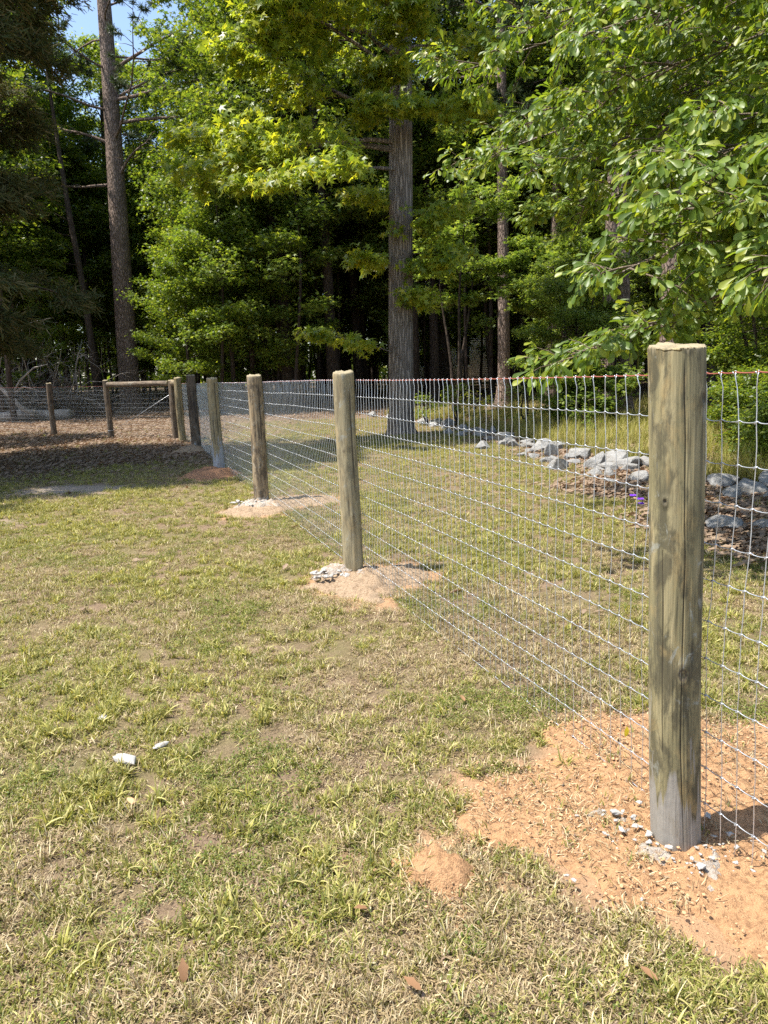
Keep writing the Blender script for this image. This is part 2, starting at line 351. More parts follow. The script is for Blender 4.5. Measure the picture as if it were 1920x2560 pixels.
def build_ground():
    def axis(a, n, lim):
        t = np.linspace(-1, 1, n); k = 7.2; return np.sinh(t * k) / math.sinh(k) * lim
    xs = axis(0, 521, 700); ys = axis(0, 521, 900) + 2.0
    X, Y = np.meshgrid(xs, ys, indexing='ij'); Z = ground_z(X, Y)
    n = len(xs); i, j = np.meshgrid(np.arange(n - 1), np.arange(n - 1), indexing='ij')
    a = (i * n + j).ravel(); Q = np.stack([a, a + n, a + n + 1, a + 1], -1)
    m, nt, out = newmat('lawn soil')
    v = mapping(nt, (1, 1, 1)); n1 = noise(nt, v, 1.1, 6, .6); n2 = noise(nt, v, 22, 6, .7); n3 = noise(nt, v, 130, 4, .7)
    col = mixc(nt, n2, (.10, .066, .04), (.36, .26, .17))
    col = mixc(nt, ramp(nt, [(.45, (0, 0, 0)), (.6, (.6,) * 3)], n1).outputs[0], col, (.17, .16, .06))
    lit = N(nt, 'ShaderNodeAttribute', attribute_name='litter'); bare = N(nt, 'ShaderNodeAttribute', attribute_name='bare')
    lc = mixc(nt, n2, (.08, .058, .04), (.27, .2, .135))
    col = mixc(nt, lit.outputs['Fac'], col, lc)
    bc = mixc(nt, n2, (.3, .24, .18), (.44, .37, .29)); col = mixc(nt, bare.outputs['Fac'], col, bc)
    col = mixc(nt, ramp(nt, [(.35, (.6,) * 3), (.48, (0, 0, 0))], n3).outputs[0], col, (.06, .045, .025))
    du = N(nt, 'ShaderNodeAttribute', attribute_name='dust'); col = mixc(nt, math_(nt, 'MULTIPLY', du.outputs['Fac'], .85), col, mixc(nt, n2, (.36, .21, .115), (.55, .34, .19)))
    principled(nt, out, col, .95, .1, math_(nt, 'ADD', n2, math_(nt, 'MULTIPLY', n3, .6)), .9, .02)
    me = mesh('ground', np.stack([X, Y, Z], -1), Q, None, [m], True, {'litter': litter_mask(X, Y).ravel(), 'bare': bare_mask(X, Y).ravel(), 'dust': smooth(-.16, .0, patch_depth(X, Y) + (fbm(X * 7, Y * 7, 12, 3) - .5) * .15).ravel()})
    link('ground', me, kind='structure')
def patch_depth(x, y, full=True):
    d = np.full(np.shape(x), -1e9)
    for p in PATCHES:
        p = np.asarray(p); lo_, hi = p.min(0) - .3, p.max(0) + .3; m = (x > lo_[0]) & (x < hi[0]) & (y > lo_[1]) & (y < hi[1])
        if m.any(): d[m] = np.maximum(d[m], inpoly(x[m], y[m], p))
    return d
build_ground()

def mound(poly, mat, h, step, seed, label, rough=.02, fall=.12):
    p = np.asarray(poly); x0, y0 = p.min(0) - .15; x1, y1 = p.max(0) + .15
    xs = np.arange(x0, x1, step); ys = np.arange(y0, y1, step); X, Y = np.meshgrid(xs, ys, indexing='ij')
    d = inpoly(X, Y, p) + (fbm(X * 9, Y * 9, seed, 4) - .5) * .2
    Z = ground_z(X, Y) - .012 + h * smooth(-.04, fall, d) * (.55 + .9 * fbm(X * 4, Y * 4, seed + 5, 3)) + \
        smooth(-.03, .05, d) * ((fbm(X * 30, Y * 30, seed + 9, 4) - .5) * rough + .014 + np.maximum(0, fbm(X * 70, Y * 70, seed + 19, 2) - .62) * .05)
    nx, ny = X.shape; i, j = np.meshgrid(np.arange(nx - 1), np.arange(ny - 1), indexing='ij'); a = (i * ny + j).ravel()
    Q = np.stack([a, a + ny, a + ny + 1, a + 1], -1)
    keep = (d.ravel()[Q] > -.05).any(1); Q = Q[keep]
    used = np.unique(Q); mp = np.zeros(nx * ny, int); mp[used] = np.arange(len(used))
    me = mesh('dirt_mound', np.stack([X, Y, Z], -1).reshape(-1, 3)[used], mp[Q], None, [mat], True)
    c = me_center = p.mean(0)
    o = link('dirt_mound', me, label=label, cat='dirt mound'); return o
mound(P_BIG, M['orange_soil'], .012, .009, 40, 'broad patch of dug orange sandy soil around the nearest post', .03)
mound(P_SMALL, M['orange_soil'], .035, .007, 41, 'small round heap of orange soil alone in the grass in front of the broad patch', .02, .09)
mound(P_P2, M['pale_soil'], .05, .014, 42, 'pale sandy dirt mound around the second post from the camera', .04, .25)
mound(P_P3, M['pale_soil'], .04, .02, 43, 'whitish sandy spread of dirt around the third post from the camera', .04, .25)
mound(P_P4, M['red_soil'], .09, .03, 44, 'reddish dirt mound at the grey footed fourth post', .04, .25)
mound(P_P5, M['pale_soil'], .09, .04, 45, 'brown dirt mound at the foot of the dark weathered post', .04, .3)

M['crust'] = soil_mat('concrete crust', (.48, .44, .38), (.38, .32, .26), (.32, .22, .14))
mound([(.57, 1.88), (.66, 1.9), (.69, 1.82), (.67, 1.76), (.72, 1.68), (.7, 1.64), (.61, 1.71), (.57, 1.79)], M['crust'], .016, .006, 50, 'pale crumbly crust of spilled concrete left of the nearest post foot', .03, .05)
mound([(.72, 1.66), (.8, 1.69), (.84, 1.66), (.79, 1.6), (.74, 1.56)], M['crust'], .014, .006, 51, 'small pale crust of spilled concrete in front of the nearest post foot', .03, .05)
mound([(-.45, 4.5), (-.36, 4.64), (-.22, 4.56), (-.1, 4.44), (-.16, 4.34), (-.3, 4.38)], M['crust'], .07, .01, 52, 'whitish crumbly concrete crust on the mound at the second post', .05, .1)
mound([(-1.5, 7.2), (-1.3, 7.45), (-1.05, 7.4), (-1.0, 7.15), (-1.2, 7.0)], M['crust'], .06, .015, 53, 'whitish concrete crust on the dirt at the third post', .05, .1)
# ---------------------------------------------------------------- posts
def post_mesh(name, r0, H, seed, mat, conc_h=0, nr=64, nz=160, taper=.94, knots=(), lean=(0, 0), cracks=((.15, .25, 1.0),), warp=.012, jag=.006):
    rng = np.random.default_rng(seed)
    th = np.linspace(0, 2 * math.pi, nr, endpoint=False); z = np.linspace(-.25, H, nz)
    T, Z = np.meshgrid(th, z, indexing='ij'); cx = np.cos(T); sx = np.sin(T)
    tt = (Z / H)
    R = r0 * (1 + (taper - 1) * tt)
    R = R + (fbm(cx * 1.5 + 5, Z * 1.6 + sx * 1.5, seed, 3) - .5) * warp * 1.6
    R = R + (fbm(cx * 5 + 50, Z * 6 + sx * 5, seed + 3, 4) - .5) * warp * .3
    R = R + (fbm(T * 0 + cx * 20 + 90, Z * 3 + sx * 20, seed + 6, 2) - .5) * .0022
    crack = np.zeros_like(R); knot = np.zeros_like(R)
    for (a, z0, z1) in cracks:
        ang = a * 2 * math.pi + (fbm(Z * 3, Z * 0 + a * 9, seed + 8, 3) - .5) * .18
        d = np.abs((T - ang + math.pi) % (2 * math.pi) - math.pi)
        wdt = (.05 * min(1, 60 / nr) + .006 + .014 * vnoise(Z * 6, Z * 0, seed)) * smooth(z0 - .05, z0 + .1, Z) * smooth(z1 + .05, z1 - .1, Z)
        c = np.clip(1 - d / (wdt + 1e-6), 0, 1) * (wdt > .004)
        crack = np.maximum(crack, c)
    for (a, kz, ks) in knots:
        d = np.hypot(((T - a * 2 * math.pi + math.pi) % (2 * math.pi) - math.pi) * r0 / ks, (Z - kz) / (ks * 1.5))
        R = R + .007 * np.exp(-d ** 2 * 1.5) - .009 * np.exp(-(d * 2.4) ** 2)
        knot = np.maximum(knot, np.exp(-(d * 1.5) ** 4) * (.5 + .5 * np.cos(d * 18)))
    R = R - crack * .0035
    topz = H + (fbm(cx * 3 + 3, sx * 3, seed + 11, 3)[:, -1] - .5) * jag * 3 + jag * sx[:, -1]
    Z[:, -1] = topz; Z[:, -2] = np.minimum(Z[:, -2], topz - .004); R[:, -1] -= .004
    cut = np.zeros_like(R); cut[:, -1] = 1
    cut = np.maximum(cut, smooth(H - .016, H + .002, Z + (fbm(cx * 9 + 4, sx * 9, seed + 2, 3) - .5) * .05) * .8)
    xo = lean[0] * tt + .004 * np.sin(Z * 4 + seed); yo = lean[1] * tt
    V = np.stack([R * cx + xo, R * sx + yo, Z], -1).reshape(-1, 3)
    i, j = np.meshgrid(np.arange(nr), np.arange(nz - 1), indexing='ij'); a = (i * nz + j).ravel(); b = (((i + 1) % nr) * nz + j).ravel()
    Q = np.stack([a, b, b + 1, a + 1], -1)
    # end grain
    top = V.reshape(nr, nz, 3)[:, -1]; c = top.mean(0)
    rings = []; Tt = []; base = len(V); nring = 5
    for q in range(1, nring):
        f = 1 - q / nring; pr = c + (top - c) * f; pr[:, 2] = top[:, 2] * f + c[2] * (1 - f) + (rng.random(nr) - .5) * .003; rings.append(pr)
    rings = np.array(rings); V = np.vstack([V, rings.reshape(-1, 3), c[None]])
    prev = np.arange(nr) * nz + nz - 1; Q2 = []
    for q in range(nring - 1):
        cur = base + q * nr + np.arange(nr); Q2.append(np.stack([prev, np.roll(prev, -1), np.roll(cur, -1), cur], -1)); prev = cur
    Q = np.vstack([Q] + Q2); Tt = np.stack([prev, np.roll(prev, -1), np.full(nr, len(V) - 1)], -1)
    ex = len(V) - nr * nz
    if conc_h:
        edge = conc_h + (fbm(cx * 2.6 + 7, sx * 2.6, seed + 21, 4) - .5) * conc_h * 2.6
        conc = smooth(.012, -.012, Z - edge)
        spl = (fbm(cx * 6 + 2, Z * 9 + sx * 6, seed + 31, 4) > .63) & (Z < conc_h * 2.6) & (fbm(cx * 2 + 2, sx * 2, seed + 33, 2) > .42)
        conc = np.maximum(conc, spl * .75)
    else: conc = np.zeros_like(R)
    f = lambda A, v: np.concatenate([A.ravel(), np.full(ex, v)])
    return mesh(name, V, Q, Tt, [mat], True, {'crack': f(crack, 0), 'knot': f(np.clip(knot, 0, 1), 0), 'cut': f(cut, 1), 'conc': f(conc, 0)})

W_OLIVE = wood_mat('treated pine olive', (.22, .19, .10), (.095, .085, .055), (.36, .30, .165), 1, (.27, .25, .215), 1.7, .7)
W_TAN = wood_mat('treated pine tan', (.28, .235, .14), (.17, .135, .085), (.4, .34, .21), 1, (.36, .35, .33), 5.1, .4)
W_BROWN = wood_mat('treated pine brown', (.25, .19, .115), (.11, .085, .06), (.37, .29, .185), 1, (.4, .38, .34), 9.3, .8)
W_YEL = wood_mat('treated pine yellowish', (.27, .215, .12), (.16, .125, .07), (.36, .3, .18), 1, (.33, .34, .35), 13.3, .3)
W_DARK = wood_mat('weathered dark wood', (.15, .105, .07), (.08, .058, .042), (.2, .155, .115), 1, (.3, .3, .3), 17.7, .7)
W_GREY = wood_mat('weathered brown wood', (.16, .12, .085), (.085, .065, .05), (.25, .2, .15), 0, (.3, .3, .3), 21.7, .6)
POSTS = [
 # x, y, radius, height, material, concrete, label
 ('P1', .74, 1.76, .0625, 1.29, W_OLIVE, .17, 'nearest and tallest looking round wooden post with a cement smeared foot'),
 ('P2', -.21, 4.54, .066, 1.275, W_TAN, 0, 'pale greenish round wooden post on the sandy mound, second from the camera'),
 ('P3', -1.24, 7.47, .076, 1.29, W_BROWN, .06, 'brown blotched round wooden post on the whitish dirt, third from the camera'),
 ('P4', -2.27, 10.24, .078, 1.29, W_YEL, .27, 'yellowish round wooden post with a grey concrete foot, fourth from the camera'),
 ('P5', -3.43, 13.73, .09, 1.37, W_DARK, .1, 'dark weathered wooden post fifth from the camera'),
 ('P6', -4.24, 15.83, .076, 1.345, W_YEL, 0, 'orange brown corner post just behind the dark weathered post'),
 ('P6b', -4.55, 16.47, .072, 1.30, W_GREY, 0, 'brown post under the right end of the round rail'),
 ('HL', -6.49, 17.88, .068, 1.36, W_GREY, 0, 'brown post under the left end of the round rail'),
 ('FL', -8.46, 19.28, .07, 1.33, W_DARK, 0, 'dark post standing alone at the far left in the shade'),
]
for n, x, y, r, H, m, ch, lab in POSTS:
    near = n == 'P1'
    kn = ((.74, .5, .026), (.86, 1.17, .02), (.63, .93, .01)) if near else ((.7, .8, .012), (.8, .4, .014), (.6, 1.1, .01))
    cr = ((.74, .0, .9), (.735, .85, 1.27), (.93, .0, .5), (.62, .3, .8)) if near else ((.72, .1, 1.1), (.85, .5, 1.2))
    me = post_mesh('fence_post', r, H, hash(n) % 97 if False else int(x * 10 + y * 7) % 97 + 3, m, ch, 240 if near else 48, 460 if near else 110, knots=kn, cracks=cr, lean=(-.048, 0) if near else (0, 0),
                   taper=1.02 if near else .93, warp=.0065 if near else .011, jag=.006 if near else .008)
    z0 = float(ground_z(x, y))
    link('fence_post', me, loc=(x, y, z0 if y > 16 else 0), label=lab, cat='fence post', group='round wooden fence posts')

def rail(a, b, r, mat, label):
    a = np.array(a, float); b = np.array(b, float); L = np.linalg.norm(b - a)
    me = post_mesh('brace_rail', r, L - .0, 33, mat, 0, 36, 60, cracks=((.3, .1, L * .8),), taper=.97, warp=.008, jag=.002)
    # post_mesh runs from -.25; shift so that it spans a..b
    v = np.empty(len(me.vertices) * 3, np.float32); me.vertices.foreach_get('co', v); v = v.reshape(-1, 3)
    v[:, 2] = np.where(v[:, 2] < 0, v[:, 2] * .01, v[:, 2]); me.vertices.foreach_set('co', v.ravel())
    o = link('brace_rail', me, loc=a, label=label, cat='rail'); d = Vector(b - a)
    o.rotation_mode = 'QUATERNION'; o.rotation_quaternion = d.to_track_quat('Z', 'Y'); return o
rail((-6.42, 17.83, 1.255), (-4.62, 16.52, 1.235), .062, W_GREY, 'long round wooden rail joining the tops of two brown posts')
rail((-4.5, 16.41, 1.235), (-4.28, 15.93, 1.235), .066, W_BROWN, 'short round wooden rail stub against the orange brown corner post')

# ---------------------------------------------------------------- woven wire fences
def resample(path, step):
    path = np.asarray(path, float); seg = np.hypot(*np.diff(path, axis=0).T); s = np.r_[0, np.cumsum(seg)]
    q = np.arange(0, s[-1], step); return np.stack([np.interp(q, s, path[:, 0]), np.interp(q, s, path[:, 1])], -1), q
def wire_fence(name, path, label, seed, rwire=.00135, far=99, top_red=True):
    rng = np.random.default_rng(seed)
    P, s = resample(path, .0508); n = len(P)
    tang = np.gradient(P, axis=0); tang /= np.linalg.norm(tang, axis=1)[:, None]; nrm = np.stack([tang[:, 1], -tang[:, 0]], -1)
    gz = rise(P[:, 1])
    K = 13; hz = 1.222 - .1016 * np.arange(K)
    sag = .006 * np.sin(s[:, None] * 1.1 + np.arange(K)[None] * .5) + (fbm(s[:, None] * .8 + np.arange(K)[None] * 7, s[:, None] * 0, seed, 2) - .5) * .018
    sag[:, 0] *= .5; sag[:, -1] = sag[:, -1] * .8 + .004
    # position of every crossing: small sideways offsets, larger slant in the top row
    off = (rng.random((n, K)) - .5) * .006; off[:, 0] += (rng.random(n) - .5) * .016; drift = (vnoise(s * .9, s * 0, seed + 3) - .5) * .02
    KX = P[:, None, 0] + tang[:, None, 0] * (off + drift[:, None] * np.linspace(1, -.4, K)[None]); KY = P[:, None, 1] + tang[:, None, 1] * (off + drift[:, None] * np.linspace(1, -.4, K)[None])
    belly = .01 * np.sin(np.arange(K) * .7)[None] * np.sin(s[:, None] * .7)
    KX = KX + nrm[:, None, 0] * belly; KY = KY + nrm[:, None, 1] * belly; KZ = gz[:, None] + hz[None] + sag
    KP = np.stack([KX, KY, KZ], -1)
    dist = np.hypot(P[:, 0], P[:, 1])
    top = MB(); net = MB()
    N3 = np.concatenate([nrm, np.zeros((n, 1))], 1)
    for k in range(K):
        pts = []
        Pk = KP[:, k]
        for f, hgt in ((0, .0022), (.22, -.0006), (.5, -.0012), (.78, -.0006)):
            q = Pk[:-1] * (1 - f) + Pk[1:] * f; q = q.copy(); q[:, 2] += hgt * (1.3 if k else .8); pts.append(q)
        line = np.stack(pts, 1).reshape(-1, 3)
        if k == 0: top.tube(line, .0019, 6)
        else: net.tube(line, rwire if k < K - 1 else rwire * 1.25, 5)
    if True:   # second strand lying against the bottom line wire
        q = KP[:, -1].copy(); q[:, 2] += -.006 + .006 * np.sin(s * 3.1); q += N3 * .004; net.tube(q, rwire, 4)
    for i in range(n):
        if dist[i] > far: continue
        poly = [KP[i, 0] + np.array([0, 0, .004]) + N3[i] * .001]
        bend = (rng.random() - .5) * .012
        for k in range(K - 1):
            a = KP[i, k]; b = KP[i, k + 1]; t3 = np.array([*tang[i], 0])
            if k == 0:
                poly += [a + (b - a) * .06 - N3[i] * .003, a + (b - a) * .3 + t3 * bend, a + (b - a) * .75 + t3 * bend * .3]
            else: poly += [a + (b - a) * .5 + t3 * (rng.random() - .5) * .0025]
            poly.append(b - N3[i] * .0016)
        net.tube(poly, rwire * .92, 5 if dist[i] < 7 else 4)
        # wraps
        if dist[i] < 12:
            for k in range(K):
                c = KP[i, k]; t3 = np.array([*tang[i], 0]); up = np.array([0, 0, 1.])
                if k == 0:
                    th = np.linspace(-.6, 5.2, 8); w_ = [c + N3[i] * math.sin(t) * .0034 + up * (math.cos(t) * .0034 + .0008) + t3 * (t * .0011) for t in th]
                else:
                    sg = 1
                    w_ = [c - t3 * .0075 - up * .0005 + N3[i] * .002, c - t3 * .004 + up * .0034 - N3[i] * .0025, c - N3[i] * .0044, c + t3 * .004 - up * .0034 - N3[i] * .0025, c + t3 * .0075 + up * .0005 + N3[i] * .002]
                net.tube(w_, rwire * 1.05, 4)
    e = empty(name, (float(P[0, 0]), float(P[0, 1]), 0), label=label, cat='wire fence')
    for nm, b, m in (('top_wire', top, M['red']), ('woven_mesh', net, M['metal'])):
        o = link(nm, b.mesh(nm, [m]), e); o.location = (-float(P[0, 0]), -float(P[0, 1]), 0)
    return e
def offs(p, q, r):     # point beside the post at p, on the field side of the line towards q
    d = np.array(q) - np.array(p); d /= np.linalg.norm(d); return (p[0] + d[1] * r, p[1] - d[0] * r)
pp = {n: (x, y) for n, x, y, *_ in POSTS}
main = [(1.83, -1.0)]
seq = ['P1', 'P2', 'P3', 'P4', 'P5', 'P6']; rad = {n: r for n, x, y, r, *_ in POSTS}
for i, n in enumerate(seq):
    q = pp[seq[min(i + 1, 5)]] if i < 5 else None
    d = np.array(pp[seq[i + 1]]) - np.array(pp[n]) if i < 5 else np.array(pp['P6']) - np.array(pp['P5'])
    d = d / np.linalg.norm(d); r = rad[n] + .004; main.append((pp[n][0] + d[1] * r, pp[n][1] - d[0] * r))
wire_fence('wire_fence', main, 'galvanised woven wire fence with a red top wire running away from the nearest post', 5)
side = [main[-1], offs(pp['P6b'], pp['HL'], rad['P6b'] + .004), offs(pp['HL'], pp['FL'], rad['HL'] + .004), offs(pp['FL'], (-10.5, 20.7), .074), (-10.6, 20.9), (-16, 24.6)]
wire_fence('wire_fence', side, 'far run of woven wire fence turning left in the shade behind the round rail', 6, .0011)
b = MB(); b.tube([(-4.62, 16.45, .98), (-5.5, 17.1, .57), (-6.42, 17.78, .17)], .004, 5)
for z in (.17,): b.tube([(-6.49 + .073 * math.cos(t), 17.88 + .073 * math.sin(t), z) for t in np.linspace(0, 6.28, 12)], .004, 5)
link('brace_wire', b.mesh('brace_wire', [M['metal']]), label='single diagonal brace wire below the long round rail', cat='wire')
# end post behind the camera that carries the near end of the wire
link('fence_post', post_mesh('fence_post', .07, 1.29, 71, W_TAN, 0, 40, 90), loc=(1.77, -1.05, 0), label='round wooden post outside the picture beyond the right end of the wire', cat='fence post', group='round wooden fence posts')

# staples and a nail head on the nearest post are too small to show; rocks
def rock_mesh(seed, sub=3, flat=.65, mat='rock', rough=.12):
    import bmesh
    bm = bmesh.new(); bmesh.ops.create_icosphere(bm, subdivisions=sub, radius=1); rng = np.random.default_rng(seed)
    V = np.array([v.co for v in bm.verts]); F = np.array([[v.index for v in f.verts] for f in bm.faces]); bm.free()
    for _ in range(17):      # slice with random planes for flat faces
        d = rng.normal(size=3); d /= np.linalg.norm(d); h = .42 + rng.random() * .4
        e = V @ d; V = V - np.outer(np.maximum(e - h, 0), d) * .97
    n = fbm(V[:, 0] * 3 + 9, V[:, 1] * 3 + V[:, 2] * 4, seed, 5) - .5
    V *= (1 + n * rough * 2.2)[:, None]; n2 = fbm(V[:, 0] * 9, V[:, 1] * 9 + V[:, 2] * 7, seed + 2, 3) - .5; V *= (1 + n2 * rough)[:, None]
    V *= np.array([1, .75 + .2 * rng.random(), flat])
    return mesh('boulder', V, None, F, [M[mat]], False)
rocks = [rock_mesh(100 + i, 4, .8, 'rock', .07) for i in range(9)]
line = [(-.22, 21.41, .28), (.3, 20.2, .2), (.75, 19.6, .22), (1.08, 18.61, .26), (1.32, 17.95, .26), (1.53, 17.19, .27), (1.76, 15.92, .28), (2.01, 14.8, .27), (2.16, 12.98, .25), (2.17, 12.13, .2), (2.34, 11.83, .24), (2.45, 11.28, .26),
        (2.44, 10.63, .22), (2.82, 11.5, .22), (3.0, 12.13, .2), (2.76, 10.22, .27), (2.69, 9.2, .26), (3.04, 9.58, .23), (2.93, 8.69, .24), (2.78, 7.95, .18), (2.6, 8.36, .13), (3.46, 7.44, .28), (3.47, 6.9, .24), (3.6, 6.5, .27),
        (1.9, 14.1, .2), (2.3, 13.6, .22), (2.5, 12.5, .18), (3.2, 10.6, .2), (3.3, 9.0, .22), (3.15, 8.2, .25), (3.85, 7.1, .24), (2.2, 11.0, .12), (2.5, 9.7, .14), (3.5, 8.4, .2), (2.05, 12.5, .12), (2.9, 9.9, .12), (1.75, 15.2, .18), (1.4, 16.5, .18), (4.1, 6.0, .25), (4.4, 5.4, .3), (1.95, 13.4, .15), (2.45, 11.9, .1), (2.2, 12.6, .13), (2.62, 8.8, .12), (3.05, 7.6, .15)]
_r = np.random.default_rng(44)
for _ in range(46):
    _y = 6.6 + 14 * _r.random() ** 1.1; line.append((float(line_x(_y)) - .15 + .55 * _r.normal() * .7, _y, .08 + .13 * _r.random()))
for i, (x, y, s) in enumerate(line):
    s *= .9
    z = float(ground_z(x, y)); lab = 'rough grey limestone boulder in the long rock row behind the fence'; 
    if (x, y) == (3.46, 7.44): lab = 'large pale limestone boulder just right of the nearest post'
    o = link('boulder', rocks[i % 9], loc=(x, y, z + s * .16), rz=i * 2.4, label=lab, cat='rock', group='limestone boulders in a row')
    o.scale = (s, s * (1 + .4 * math.sin(i * 3)), s * (.85 + .3 * math.sin(i * 1.7))); o.rotation_euler = (.3 * math.sin(i * 5.1), .3 * math.cos(i * 3.3), i * 2.4)
for (x, y, s, lab) in [(2.62, 5.48, .17, 'single low limestone rock in leaf litter before the row, right of nearest post'),
                       (2.86, 5.35, .13, 'flat limestone rock touching the right side of the low single rock')]:
    o = link('boulder', rocks[3], loc=(x, y, .03), rz=.6 + s * 9, label=lab, cat='rock'); o.scale = (s, s * 1.1, s * .6)
for (x, y, s, sd, lab) in [(-1.09, 2.6, .028, 1, 'small white stone farthest left in the lawn'), (-.89, 2.28, .045, 2, 'largest white stone in the lawn, flat and long'), (-.8, 2.37, .028, 3, 'small white stone just right of the largest one in the lawn'),
                        (-.79, 2.03, .02, 4, 'small tan stone in the lawn nearest the camera')]:
    me = rock_mesh(200 + sd, 3, .5, 'crumb' if sd < 4 else 'clod'); o = link('stone', me, loc=(x, y, .022), rz=sd * 1.3, label=lab, cat='stone'); o.scale = (s * 1.35, s * .9, s * .8)
cr = [rock_mesh(300 + i, 3, .7, 'crumb', .55) for i in range(4)]
spots = [(.61, 1.85, .022), (.65, 1.83, .02), (.6, 1.77, .018), (.64, 1.79, .016), (.66, 1.75, .016), (.705, 1.72, .017), (.69, 1.69, .015), (.73, 1.64, .011), (.74, 1.61, .02), (.78, 1.64, .014), (.41, 1.6, .01), (.5, 1.85, .009), (.55, 1.76, .01),
         (.87, 1.74, .018), (.85, 1.82, .018), (.69, 1.9, .014), (.65, 1.72, .012), (.56, 1.51, .01), (.42, 1.58, .011), (.63, 1.86, .012), (.6, 1.82, .011), (.76, 1.66, .01), (.62, 1.73, .008), (.67, 1.71, .009), (.92, 1.66, .01), (.58, 1.87, .011), (.86, 1.68, .012)]
_r = np.random.default_rng(9)
for _ in range(46):
    _a = 2.6 + _r.random() * 3.4; _q = .075 + .13 * _r.random() ** 1.3; spots.append((.74 + _q * math.cos(_a) * 1.1, 1.76 + _q * math.sin(_a), .003 + .008 * _r.random() ** 2))
spots = [(a_, b_, c_ * .72) for a_, b_, c_ in spots]
for i, (x, y, s) in enumerate(spots):
    o = link('concrete_crumb', cr[i % 4], loc=(x, y, float(ground_z(x, y)) + .028 + s * .45), rz=i, label='small white crumb of spilled concrete by the foot of the nearest post', cat='concrete crumb', group='concrete crumbs at the nearest post'); o.scale = (s * 1.2, s, s * .7)
rr = np.random.default_rng(5)
for i in range(90):
    cx, cy_, rx, ry = ((-.3, 4.42, .17, .1), (-1.3, 7.3, .25, .2), (-2.35, 10.05, .2, .12))[0 if i < 50 else 1 if i < 80 else 2]
    a = rr.random() * 6.28; q = rr.random() ** .5; s = .006 + .022 * rr.random() ** 2 + (.008 if i >= 50 else 0)
    x, y = cx + rx * q * math.cos(a), cy_ + ry * q * math.sin(a)
    lab = ('white crumb of spilled concrete on the mound of the second post', 'pale lump of concrete on the dirt at the third post', 'grey lump of concrete at the foot of the fourth post')[0 if i < 50 else 1 if i < 80 else 2]
    o = link('concrete_crumb', cr[i % 4], loc=(x, y, .055 if i < 50 else .045), rz=a, label=lab, cat='concrete crumb', group='concrete crumbs by the farther posts'); o.scale = (s * 1.3, s, s * .8)

# ---------------------------------------------------------------- scattered ground cover
def scatter(name, protos, pos, rz, scl, idx, tilt=None, **tags):
    me = mesh_points(name, pos, rz, scl, idx, tilt)
    o = link(name, me, **tags)
    col = bpy.data.collections.new(name + ' sources')
    for p in protos: col.objects.link(p)
    ng = bpy.data.node_groups.new(name, 'GeometryNodeTree')
    ng.interface.new_socket('Geometry', in_out='INPUT', socket_type='NodeSocketGeometry'); ng.interface.new_socket('Geometry', in_out='OUTPUT', socket_type='NodeSocketGeometry')
    gi = ng.nodes.new('NodeGroupInput'); go = ng.nodes.new('NodeGroupOutput'); ip = ng.nodes.new('GeometryNodeInstanceOnPoints')
    ci = ng.nodes.new('GeometryNodeCollectionInfo'); ci.inputs['Collection'].default_value = col; ci.inputs['Separate Children'].default_value = True; ci.inputs['Reset Children'].default_value = True
    def attr(n, t):
        a = ng.nodes.new('GeometryNodeInputNamedAttribute'); a.data_type = t; a.inputs['Name'].default_value = n; return a.outputs['Attribute']
    ng.links.new(gi.outputs[0], ip.inputs['Points']); ng.links.new(ci.outputs[0], ip.inputs['Instance']); ip.inputs['Pick Instance'].default_value = True
    ng.links.new(attr('idx', 'INT'), ip.inputs['Instance Index'])
    ng.links.new(attr('rot', 'FLOAT_VECTOR'), ip.inputs['Rotation']); ng.links.new(attr('scl', 'FLOAT'), ip.inputs['Scale'])
    ng.links.new(ip.outputs[0], go.inputs[0])
    md = o.modifiers.new('scatter', 'NODES'); md.node_group = ng
    return o
def mesh_points(name, pos, rz, scl, idx, tilt):
    me = bpy.data.meshes.new(name); n = len(pos); me.vertices.add(n); me.vertices.foreach_set('co', np.asarray(pos, np.float32).ravel())
    a = me.attributes.new('rot', 'FLOAT_VECTOR', 'POINT'); r = np.zeros((n, 3), np.float32)
    if tilt is not None: r[:, :2] = tilt
    r[:, 2] = rz; a.data.foreach_set('vector', r.ravel())
    a = me.attributes.new('scl', 'FLOAT', 'POINT'); a.data.foreach_set('value', np.asarray(scl, np.float32))
    a = me.attributes.new('idx', 'INT', 'POINT'); a.data.foreach_set('value', np.asarray(idx, np.int32)); return me
def proto(name, me):
    return bpy.data.objects.new(name, me)
